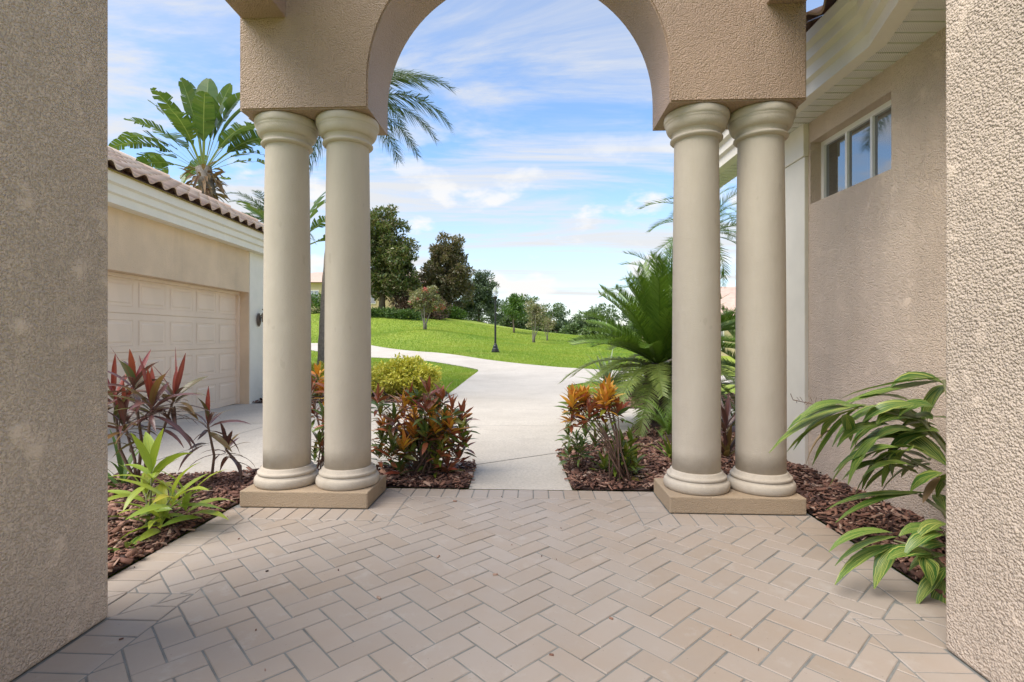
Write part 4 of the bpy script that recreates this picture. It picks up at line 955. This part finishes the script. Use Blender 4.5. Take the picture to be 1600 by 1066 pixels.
# ---------------------------------------------------------------- cycads, palms, bird of paradise
cyc = [frond_mesh(1.3, e0, e1, 92, .21, .016, M['cycad'], 1.5, 62, 40, .38, .04, .013, .14, .04, .55, seed=i) for i, (e0, e1) in enumerate(((80, 52), (64, 30), (46, 8), (30, -16)))]
cyo = [frond_mesh(1.25, e0, e1, 84, .19, .016, M['cycad_old'], 1.2, 62, 40, .25, .15, .011, .14, .05, .5, seed=i + 9) for i, (e0, e1) in enumerate(((22, -45), (10, -60), (0, -75)))]
def cycad(base, h, label, n=34, nold=16, sc=1., tr=.15, az0=0.):
    base = Vector(base); t = empty('cycad', base, label=label, cat='cycad', group='cycads')
    bm = bmesh.new(); prof = []
    for i in range(14): prof.append((tr * (1.12 if i % 2 else .92) * (1 - .012 * i), -.05 + (h + .1) * i / 13))
    tb = lathe(prof, 22)
    for v in tb.verts: v.co.x *= 1 + random.gauss(0, .05); v.co.y *= 1 + random.gauss(0, .05)
    obj('trunk', tb, M['cycad_bark'], t)
    for i in range(n):
        f = i / (n - 1); k = min(3, int(f * 4)); put('frond', cyc[k], t, (0, 0, h + .03), az0 + i * 2.4, R(0 + random.gauss(0, 4)), random.gauss(0, .12), sc * random.uniform(.82, 1.05))
    for i in range(nold): put('frond', random.choice(cyo), t, (0, 0, h - .03), az0 + i * 2.4 + 1, R(random.gauss(0, 5)), random.gauss(0, .15), sc * random.uniform(.85, 1.1))
cycad((1.86, 6.5, G(1.86, 6.5)), .76, 'large cycad spreading stiff green fronds beside the right columns', 68, 30, 1.0, .18)
cycad((3.35, 7.0, G(3.35, 7.0)), .55, 'second cycad showing through the gap between the right columns', 24, 12, .9, .14, 1.)
sm = [frond_mesh(.5, 60, -15, 34, .085, .008, M['cycad'], 1.3, 60, 40, .3, .05, .006, .14, .05, .5, seed=40 + i) for i in range(2)]
t = empty('small_cycad', (1.62, 5.3, G(1.62, 5.3)), label='small young cycad at the foot of the large one', cat='cycad')
obj('trunk', lathe([(.05, -.03), (.06, .05), (.04, .1)], 12), M['bark'], t)
for i in range(15): put('frond', random.choice(sm), t, (0, 0, .1), i * 2.4, R(random.gauss(0, 14)), 0, random.uniform(.8, 1.1))
t = empty('bromeliad', (1.42, 4.55, 0), label='striped strappy bromeliad behind the right plinth', cat='plant')
rosette(t, (0, 0, .02), 22, lib('cr_lime', .34, .035, 3, (.6, 1.6)), 82, 20, (.7, 1.1))
t = empty('bromeliad', (1.98, 4.75, 0), label='dark bromeliad seen between the right columns', cat='plant')
rosette(t, (0, 0, .02), 22, lib('ti_purple', .42, .05, 2, (.5, 1.4)) + lib('ti_bronze', .4, .05, 2), 82, 20, (.7, 1.1))
rosette(t, (0, 0, .28), 14, lib('ti_purple', .36, .05, 2, (.5, 1.4)), 82, 20, (.7, 1.1))
for x, y, s, lab in ((2.05, 10.7, 1., 'pale spiky agave behind the cycad'), (2.6, 10.6, .9, 'pale spiky agave further right behind the cycad'), (3.1, 10.2, .8, 'pale spiky agave mostly hidden by the cycad')):
    t = empty('agave', (x, y, G(x, y)), label=lab, cat='agave', group='agaves')
    ag = [leaf_lib(M['agave'], .85, .085, d, nseg=5, fold=.5, shape=lambda q: max(.02, 1 - q ** 1.5)) for d in (.1, .35, .6)]
    obj('stem', lathe([(.06, -.05), (.07, .12), (.03, .22)], 10), M['stem'], t); rosette(t, (0, 0, .22), 34, ag, 86, 8, (.75 * s, 1.1 * s))

def palm(name, base, h, r, fr, n, label, el=(70, -25), sc=(.85, 1.1), lean=(0, 0), az0=0.):
    base = Vector(base); t = empty(name, base, label=label, cat='palm tree'); k = 26; pts = []; rad = []
    for i in range(k + 1):
        f = i / k; pts.append((lean[0] * f * f, lean[1] * f * f, -.1 + (h + .1) * f)); rad.append(r * (1.25 - .25 * min(1, f * 4)) * (1.05 if i % 2 else .95))
    obj('trunk', tube(pts, rad, 12), M['palm_bark'], t, smooth=True); top = Vector((lean[0], lean[1], h))
    obj('crownshaft', tube([top - Vector((0, 0, .25)), top + Vector((0, 0, .1)), top + Vector((0, 0, .5))], [r * .9, r * 1.05, r * .3], 10), M['stem'], t, smooth=True)
    for i in range(n):
        f = i / (n - 1); put('frond', random.choice(fr), t, top + Vector((0, 0, .12)), az0 + i * 2.4, R(el[0] + (el[1] - el[0]) * f + random.gauss(0, 6)), random.gauss(0, .2), random.uniform(*sc))
    return t
qf = [frond_mesh(2.6, 5, -82 - 4 * i, 80, .66, .028, M['palm'], 1.1, 60, 30, .1, .75, .022, .16, .14, .45, seed=60 + i, side_bend=random.uniform(-.3, .3)) for i in range(3)]
qp = palm('queen_palm', (-4.02, 11.2, G(-4.02, 11.2)), 6.0, .09, qf, 22, 'tall queen palm with drooping fronds behind the left columns', (72, 8), (.76, 1.0), (.6, 0), .6)
df = [frond_mesh(1.35, 15, -70 - 8 * i, 48, .26, .014, M['datepalm'], 1.2, 55, 30, .3, .15, .012, .1, .07, .45, seed=80 + i) for i in range(3)]
palm('date_palm', (3.55, 9.4, G(3.55, 9.4)), 2.9, .09, df, 30, 'slender date palm with feathery fronds behind the right columns', (78, -20), (.8, 1.1), (0, 0), .2)
df2 = [frond_mesh(1.2, 20, -60, 46, .24, .014, M['bright'], 1.2, 55, 30, .3, .15, .012, .1, .07, .45, seed=90 + i) for i in range(2)]
palm('date_palm', (2.75, 8.9, G(2.75, 8.9)), 1.65, .09, df2, 26, 'shorter bright green date palm rising behind the cycad', (85, 0), (.8, 1.1), (0, 0), 1.2)

def strel_leaf(L, Wd, droop, tears, seed, mat):
    """long petiole, then a paddle blade split along its side veins"""
    r = random.Random(seed); V = []; F = []; UV = []; n = 22; pet = .38 * L; pts = []; ang = 0; p = Vector((0, 0, 0)); K = 60
    for i in range(K + 1):
        s = i / K; pts.append(p.copy()); a_ = -droop * max(0, s - .25) ** 1.3 * 1.5; p += Vector((math.cos(a_), 0, math.sin(a_))) * (L / K)
    def P(s): return pts[min(K, int(s * K))]
    def T(s): k = min(K - 1, int(s * K)); return (pts[k + 1] - pts[k]).normalized()
    def quad(a_, b_, c_, d_, uv):
        F.append(tuple(len(V) + k for k in range(4))); V.extend([a_[:], b_[:], c_[:], d_[:]]); UV.extend(uv)
    for i in range(8):
        s0_, s1_ = i / 8 * .38, (i + 1) / 8 * .38; w = Vector((0, .028, 0)); quad(P(s0_) - w, P(s0_) + w, P(s1_) + w, P(s1_) - w, [(.5, 0)] * 4)
    for q in (-1, 1):
        hang = 0; 
        for i in range(n):
            s0_ = .38 + .62 * i / n; s1_ = .38 + .62 * (i + 1) / n; f0 = i / n; f1 = (i + 1) / n
            wf = lambda f: Wd * .5 * max(.06, min(1, 4 * f + .1)) * max(.05, 1 - f ** 5) ** .6
            if r.random() < tears: hang = r.uniform(0, .7)
            gap = .0 if r.random() > tears else .18
            def edge(s, f, dz): t = T(min(.99, s)); sd = Vector((0, q, 0)); up = sd.cross(t) * (-q); return P(s) + sd * wf(f) * math.cos(hang * .8) + up * wf(f) * (.32 - hang * .8) + t * wf(f) * .35
            e0 = edge(s0_, f0, 0); e1 = edge(s1_, f1, 0); e1 = e1.lerp(e0, gap)
            quad(P(s0_), e0, e1, P(s1_), [(.5, f0), (.5 + q * .5, f0), (.5 + q * .5, f1), (.5, f1)])
    me = fast_mesh('leaf', V, F, False, mat); uvl = me.uv_layers.new(name='UVMap'); li = np.array([l.vertex_index for l in me.loops]); uvl.data.foreach_set('uv', np.array(UV, dtype=np.float32)[li].ravel()); return me
def strelitzia(base, head, leaves, label, tr=.16, skirt=30, L=2.2):
    base = Vector(base); head = Vector(head) - base; t = empty('bird_of_paradise_tree', base, label=label, cat='tree')
    obj('trunk', tube([(0, 0, -.1), head * .5 + Vector((.05, 0, 0)), head], [tr, tr * .9, tr], 12), M['palm_bark'], t, smooth=True)
    for az, el, dr, tears, s in leaves:
        o = put('leaf', strel_leaf(L * s, L * s * .25, dr, tears, int(az * 7 + el), M['strelitzia']), t, head + Vector((0, 0, -.15)), R(az), R(el), random.gauss(0, .25), 1)
    for i in range(skirt):
        a_ = random.random() * 6.28; z = -random.uniform(.0, 1.2); b_ = head + base + Vector((math.cos(a_) * tr, math.sin(a_) * tr, z)); l = random.uniform(.4, .95)
        leaf_between(t, b_, b_ + Vector((math.cos(a_) * l * .55, math.sin(a_) * l * .55, random.uniform(-.9, .25) * l)), random.uniform(.06, .16), .04, M['dry_leaf'], .5, random.uniform(-1, 1), nseg=4, name='dead_leaf')
hd = at(318, 262, 15.5); bs = at(358, 330, 15.5); bs.z = G(bs.x, bs.y) - .05
strelitzia((bs.x + .25, 15.5, bs.z), hd, [(180, 62, .5, .1, 1.1), (150, 80, .2, .1, 1.2), (100, 86, .15, .05, 1.22), (20, 80, .3, .1, 1.15), (0, 66, .5, .1, 1.05), (10, 55, .7, .3, 1.0), (185, 42, 1.1, .5, 1.1), (172, 28, 1.0, .6, 1.05), (200, 50, .9, .5, 1.0),
                                          (-8, 36, .9, .6, 1.05), (8, 22, 1.1, .7, 1.0), (-60, 60, .7, .3, 1.), (-110, 62, .7, .3, 1.), (-85, 45, .9, .4, .95), (60, 60, .6, .3, 1.), (190, 15, 1.2, .7, .9), (-20, 48, .9, .6, .95), (165, 52, .9, .5, 1.05), (188, 34, 1.2, .7, 1.1), (15, 44, 1.0, .6, 1.1), (-5, 28, 1.3, .7, 1.05), (175, 70, .5, .3, 1.1), (5, 74, .5, .3, 1.1), (-100, 78, .3, .2, 1.05)],
           'bird of paradise tree with paddle leaves above the garage roof', .22, 90, 2.45)
hd = at(275, 300, 17.5); bs = Vector((hd.x, 17.5, G(hd.x, 17.5)))
strelitzia(bs, hd, [(180, 30, .9, .4, .8), (160, 55, .7, .3, .8), (20, 40, .8, .4, .85), (0, 60, .6, .4, .8), (-90, 50, .8, .3, .8), (90, 60, .6, .3, .8), (200, 12, .9, .4, .7)], 'smaller bird of paradise tree mostly hidden by the garage roof', .16, 14, 2.2)
hd = at(455, 385, 12.6); bs = Vector((hd.x, 12.6, G(hd.x, 12.6)))
strelitzia(bs, hd, [(180, 55, .7, .3, .95), (160, 75, .4, .2, 1.0), (10, 70, .5, .2, 1.0), (0, 48, .8, .3, .95), (-60, 55, .8, .3, .9), (-120, 50, .8, .3, .9), (60, 65, .6, .2, .95), (185, 30, 1.0, .5, .9), (5, 25, 1.1, .5, .9), (-90, 75, .4, .2, .9)], 'bird of paradise clump behind the garage corner and left columns', .13, 16, 1.9)
sp = [frond_mesh(1.3, 20, -75, 46, .30, .02, M['palm'], 1.2, 58, 30, .2, .4, .012, .1, .1, .45, seed=100 + i) for i in range(2)]
palm('bushy_palm', (at(420, 300, 13.6).x, 13.6, G(-6, 13.6)), 4.0, .07, sp, 22, 'bushy palm between the garage roof and left columns', (70, -10), (.8, 1.1))

# ---------------------------------------------------------------- shrubs, hedges
def shrub(name, base, lobes, n, leaf, mat, label, clump=60, clump_r=.2, group=None, stems=10, cat='shrub', surface=.75):
    base = Vector(base); t = empty(name, base, label=label, cat=cat, group=group); me, cc = crown_mesh('foliage', lobes, n, leaf, mat, clump, clump_r, .5, surface)
    obj('foliage', me, None, t); bm = bmesh.new()
    for i in range(stems):
        c = Vector(cc[rng.integers(len(cc))]); add_tube(bm, [(c.x * .3, c.y * .3, -.05), (c.x * .6, c.y * .6, c.z * .5), c], [.02, .012, .006], 5)
    obj('branch', bm, M['bark'], t); return t
gz = G(-2.15, 10.7)
shrub('duranta_shrub', (-2.15, 10.7, gz), [(-.35, 0, .38, .52, .5, .34), (.25, 0, .40, .5, .5, .34), (0, 0, .45, .5, .5, .33)], 16000, .06, M['duranta'], 'mounded yellow-green shrub beyond the croton bed', 140, .15)
gz = G(-3.7, 10.9)
shrub('duranta_shrub', (-3.75, 10.9, gz), [(0, 0, .36, .75, .5, .32)], 8000, .06, M['duranta'], 'yellow-green shrub seen between the left columns', 80, .15)
# lawn-edge hedges by the far house
def hedge(pts, h, w, n, mat, leaf, label, name='clipped_hedge'):
    c = Vector(pts[len(pts) // 2]); lob = [(p[0] - c.x, p[1] - c.y, p[2] - c.z + h * .45, w, w, h * .55) for p in pts]
    return shrub(name, c, lob, n, leaf, mat, label, 30 * len(pts), w * .45, cat='hedge', surface=.8, stems=6)
def gnd(px, py, Y): p = at(px, py, Y); return (p.x, p.y, G(p.x, p.y))
hedge([gnd(x, 0, 52) for x in range(560, 655, 9)], .75, .7, 6000, M['hedge'], .2, 'low green hedge under the large magnolia')
hedge([gnd(x, 0, 55) for x in range(618, 684, 8)], 2.1, 1.1, 8000, M['hedge_red'], .22, 'rounded red-brown hedge behind the crepe myrtle')
hedge([gnd(x, 0, 58) for x in range(684, 724, 8)], 1.0, .8, 4000, M['bright'], .2, 'light green hedge right of the red-brown one')
hedge([gnd(x, 0, 57) for x in range(486, 520, 8)], 2.0, 1.1, 4000, M['bright'], .2, 'tall green hedge by the far yellow house')

# ---------------------------------------------------------------- trees on the hill
x, y, z = gnd(597, 0, 56)
tree('magnolia_tree', (x, y, z), 11, .32, [(0, 0, 5.2, 3.7, 3.4, 3.2), (.2, 0, 8.0, 3.0, 2.7, 2.9), (1.6, 0, 4.2, 2.4, 2.2, 1.9), (-1.8, 0, 4.4, 2.4, 2.2, 2.1), (2.2, 0, 2.6, 2.0, 2.0, 1.3), (0, 0, 2.6, 2.6, 2.4, 1.3)], 36000, .32, M['magnolia'], 'large dark magnolia at the top of the lawn, right of the columns', clump=380, clump_r=.6, surface=.55)
x, y, z = gnd(697, 0, 60)
tree('magnolia_tree', (x, y, z), 9.6, .28, [(0, 0, 5.0, 2.7, 2.5, 2.8), (.2, 0, 7.4, 1.9, 1.8, 2.0), (.9, 0, 3.6, 2.1, 1.9, 1.7), (-1.2, 0, 4.0, 1.9, 1.8, 1.8), (1.3, 0, 2.2, 2.0, 1.8, 1.3), (-.8, 0, 2.2, 1.9, 1.8, 1.3)], 26000, .32, M['magnolia_brown'], 'brownish magnolia right of the large dark one', clump=280, clump_r=.52, surface=.55)
x, y, z = gnd(664, 0, 38)
t = tree('crepe_myrtle', (x, y, z), 3.5, .055, [(0, 0, 2.3, 1.0, .9, .75), (.5, 0, 2.0, .7, .7, .6), (-.5, 0, 2.1, .6, .7, .6)], 4200, .15, M['myrtle'], 'crepe myrtle with pink blossom and pale stems on the lawn', clump=70, clump_r=.26, stems=3, limbs=6, bark='palm_bark', surface=.6)
me, _ = crown_mesh('blossom', [(.9, 0, 1.75, .55, .5, .5), (.5, 0, 2.7, .4, .5, .35), (-.8, 0, 2.2, .4, .5, .4), (0, -.6, 2.4, .7, .3, .6)], 420, .11, M['pink'], 16, .13, .8, .7); obj('blossom', me, None, t)
x, y, z = gnd(748, 0, 72)
tree('oak_tree', (x, y, z - .5), 9, .22, [(0, 0, 5.0, 2.3, 2.2, 3.4), (.8, 0, 6.6, 1.5, 1.5, 2.0), (-.9, 0, 3.6, 1.8, 1.7, 2.2), (1.3, 0, 3.2, 1.5, 1.5, 2.0)], 12000, .30, M['oak_pale'], 'loose blue-green oak behind the lamp post', clump=150, clump_r=.6, surface=.4)
x, y, z = gnd(803, 0, 50)
tree('small_tree', (x, y, z), 3.7, .09, [(0, 0, 2.4, 1.0, .95, 1.15), (.2, 0, 3.0, .7, .7, .7)], 4500, .17, M['bright'], 'small rounded bright green tree right of the lamp post', clump=80, clump_r=.3, surface=.6)
x, y, z = gnd(834, 0, 40)
tree('small_tree', (x, y, z), 3.4, .05, [(.1, 0, 2.2, .7, .7, 1.15), (.5, 0, 1.9, .6, .6, .8), (-.2, 0, 2.7, .45, .5, .6)], 2600, .13, M['myrtle'], 'thin multi-stemmed grey-green tree on the lawn', clump=60, clump_r=.28, stems=3, bark='palm_bark', surface=.4)
x, y, z = gnd(855, 0, 44)
tree('small_tree', (x, y, z), 2.0, .03, [(0, 0, 1.35, .65, .6, .55)], 900, .13, M['myrtle'], 'smallest sapling on the lawn, right of the thin tree', clump=30, clump_r=.22, stems=3, bark='palm_bark', surface=.4)
labs = ['far dark green tree just right of the lamp post', 'far tree behind the small rounded tree', 'far tree above the thin grey-green tree', 'far tree right of the thin grey-green tree', 'far tree in the dip at the middle of the treeline', 'far low tree left of the cycad', 'far tree behind the cycad fronds', 'far tree hidden mostly by the cycad', 'far tree at the left end of the treeline, behind the oak', 'far tree behind the right columns', 'far tree between the two magnolias']
for (px, top, Y, wd, mt), lab in zip(((792, 463, 84, 2.4, 'oak'), (815, 458, 88, 3.0, 'oak'), (850, 470, 84, 3.4, 'oak'), (876, 482, 88, 3.0, 'oak'), (898, 488, 84, 2.8, 'oak_pale'), (922, 490, 80, 3.0, 'oak'), (950, 484, 82, 3.2, 'oak'), (985, 482, 85, 3.4, 'oak_pale'), (722, 470, 86, 3.0, 'oak'), (1060, 480, 82, 4.0, 'oak'), (668, 455, 88, 3.0, 'oak_pale')), labs):
    x, y, z = gnd(px, 0, Y); h = EYE + (CY - top + 7) * Y / FOC - z; wd *= 1.15
    tree('far_tree', (x, y, z), h, .2, [(0, 0, h * .55, wd, wd, h * .42), (wd * .4, 0, h * .4, wd * .8, wd, h * .35), (-wd * .5, 0, h * .42, wd * .7, wd, h * .36), (0, 0, h * .25, wd * 1.1, wd, h * .25)], 4600, .42, M[mt], lab, 'far treeline', clump=60, clump_r=.8, limbs=4, surface=.5)

# ---------------------------------------------------------------- lamp post
x, y = at(774, 0, 26).x, 26; z = G(x, y)
lp = empty('lamp_post', (x, y, z), label='black post lamp with a white globe on the lawn edge', cat='lamp post')
obj('base', lathe([(.20, -.05), (.20, .06), (.17, .08), (.17, .14), (.13, .18), (.11, .30), (.075, .36), (.085, .38), (.055, .42)], 16), M['black'], lp)
obj('pole', lathe([(.055, .40), (.05, 1.2), (.042, 2.55), (.055, 2.57), (.055, 2.6), (.04, 2.62)], 14), M['black'], lp, smooth=False)
obj('lamp_holder', lathe([(.04, 2.61), (.09, 2.66), (.11, 2.74), (.085, 2.78)], 16), M['black'], lp)
obj('globe', lathe([(.085, 2.78), (.13, 2.86), (.15, 2.98), (.13, 3.08), (.08, 3.18), (.03, 3.24), (.004, 3.27)], 20), M['globe'], lp, smooth=True)

# ---------------------------------------------------------------- far houses
def far_house(base, w, d, h, rz, label, wins, rise=1.9):
    t = empty('far_house', base, rz, label=label, cat='house')
    obj('wall', box((-w / 2, -d / 2, -1.5), (w / 2, d / 2, h)), M['house_yellow'], t); e = .5
    obj('roof', fast_mesh('roof', [(-w / 2 - e, -d / 2 - e, h), (w / 2 + e, -d / 2 - e, h), (w / 2 + e, d / 2 + e, h), (-w / 2 - e, d / 2 + e, h), (-w / 2 + d * .45, 0, h + rise), (w / 2 - d * .45, 0, h + rise)], [[0, 1, 5, 4], [2, 3, 4, 5]], False, M['far_roof']), None, t)
    obj('hip', fast_mesh('hip', [(-w / 2 - e, -d / 2 - e, h), (-w / 2 - e, d / 2 + e, h), (-w / 2 + d * .45, 0, h + rise), (w / 2 + e, -d / 2 - e, h), (w / 2 + e, d / 2 + e, h), (w / 2 - d * .45, 0, h + rise)], [[0, 2, 1], [3, 4, 5]], False, M['far_roof']), None, t)
    for wx in wins:
        f = obj('window', box((wx - .6, -d / 2 - .06, .8), (wx + .6, -d / 2 - .002, 2.5)), M['white'], t)
        for k in (-1, 1): obj('pane', box((wx + k * .28 - .24, -d / 2 - .075, .9), (wx + k * .28 + .24, -d / 2 - .061, 2.4)), M['glass'], f)
x, y, z = gnd(560, 0, 66); far_house((x, 68, z), 22, 11, 3.4, 0, 'yellow house with a tiled roof behind the large magnolia', (-7, -4.3, -1, 2.5, 6, 9))
x, y, z = gnd(1150, 0, 34); far_house((17.0, 36, z - .5), 14, 9, 2.9, R(-6), 'peach-roofed house far beyond the right columns', (-4, -1, 3), 2.2)
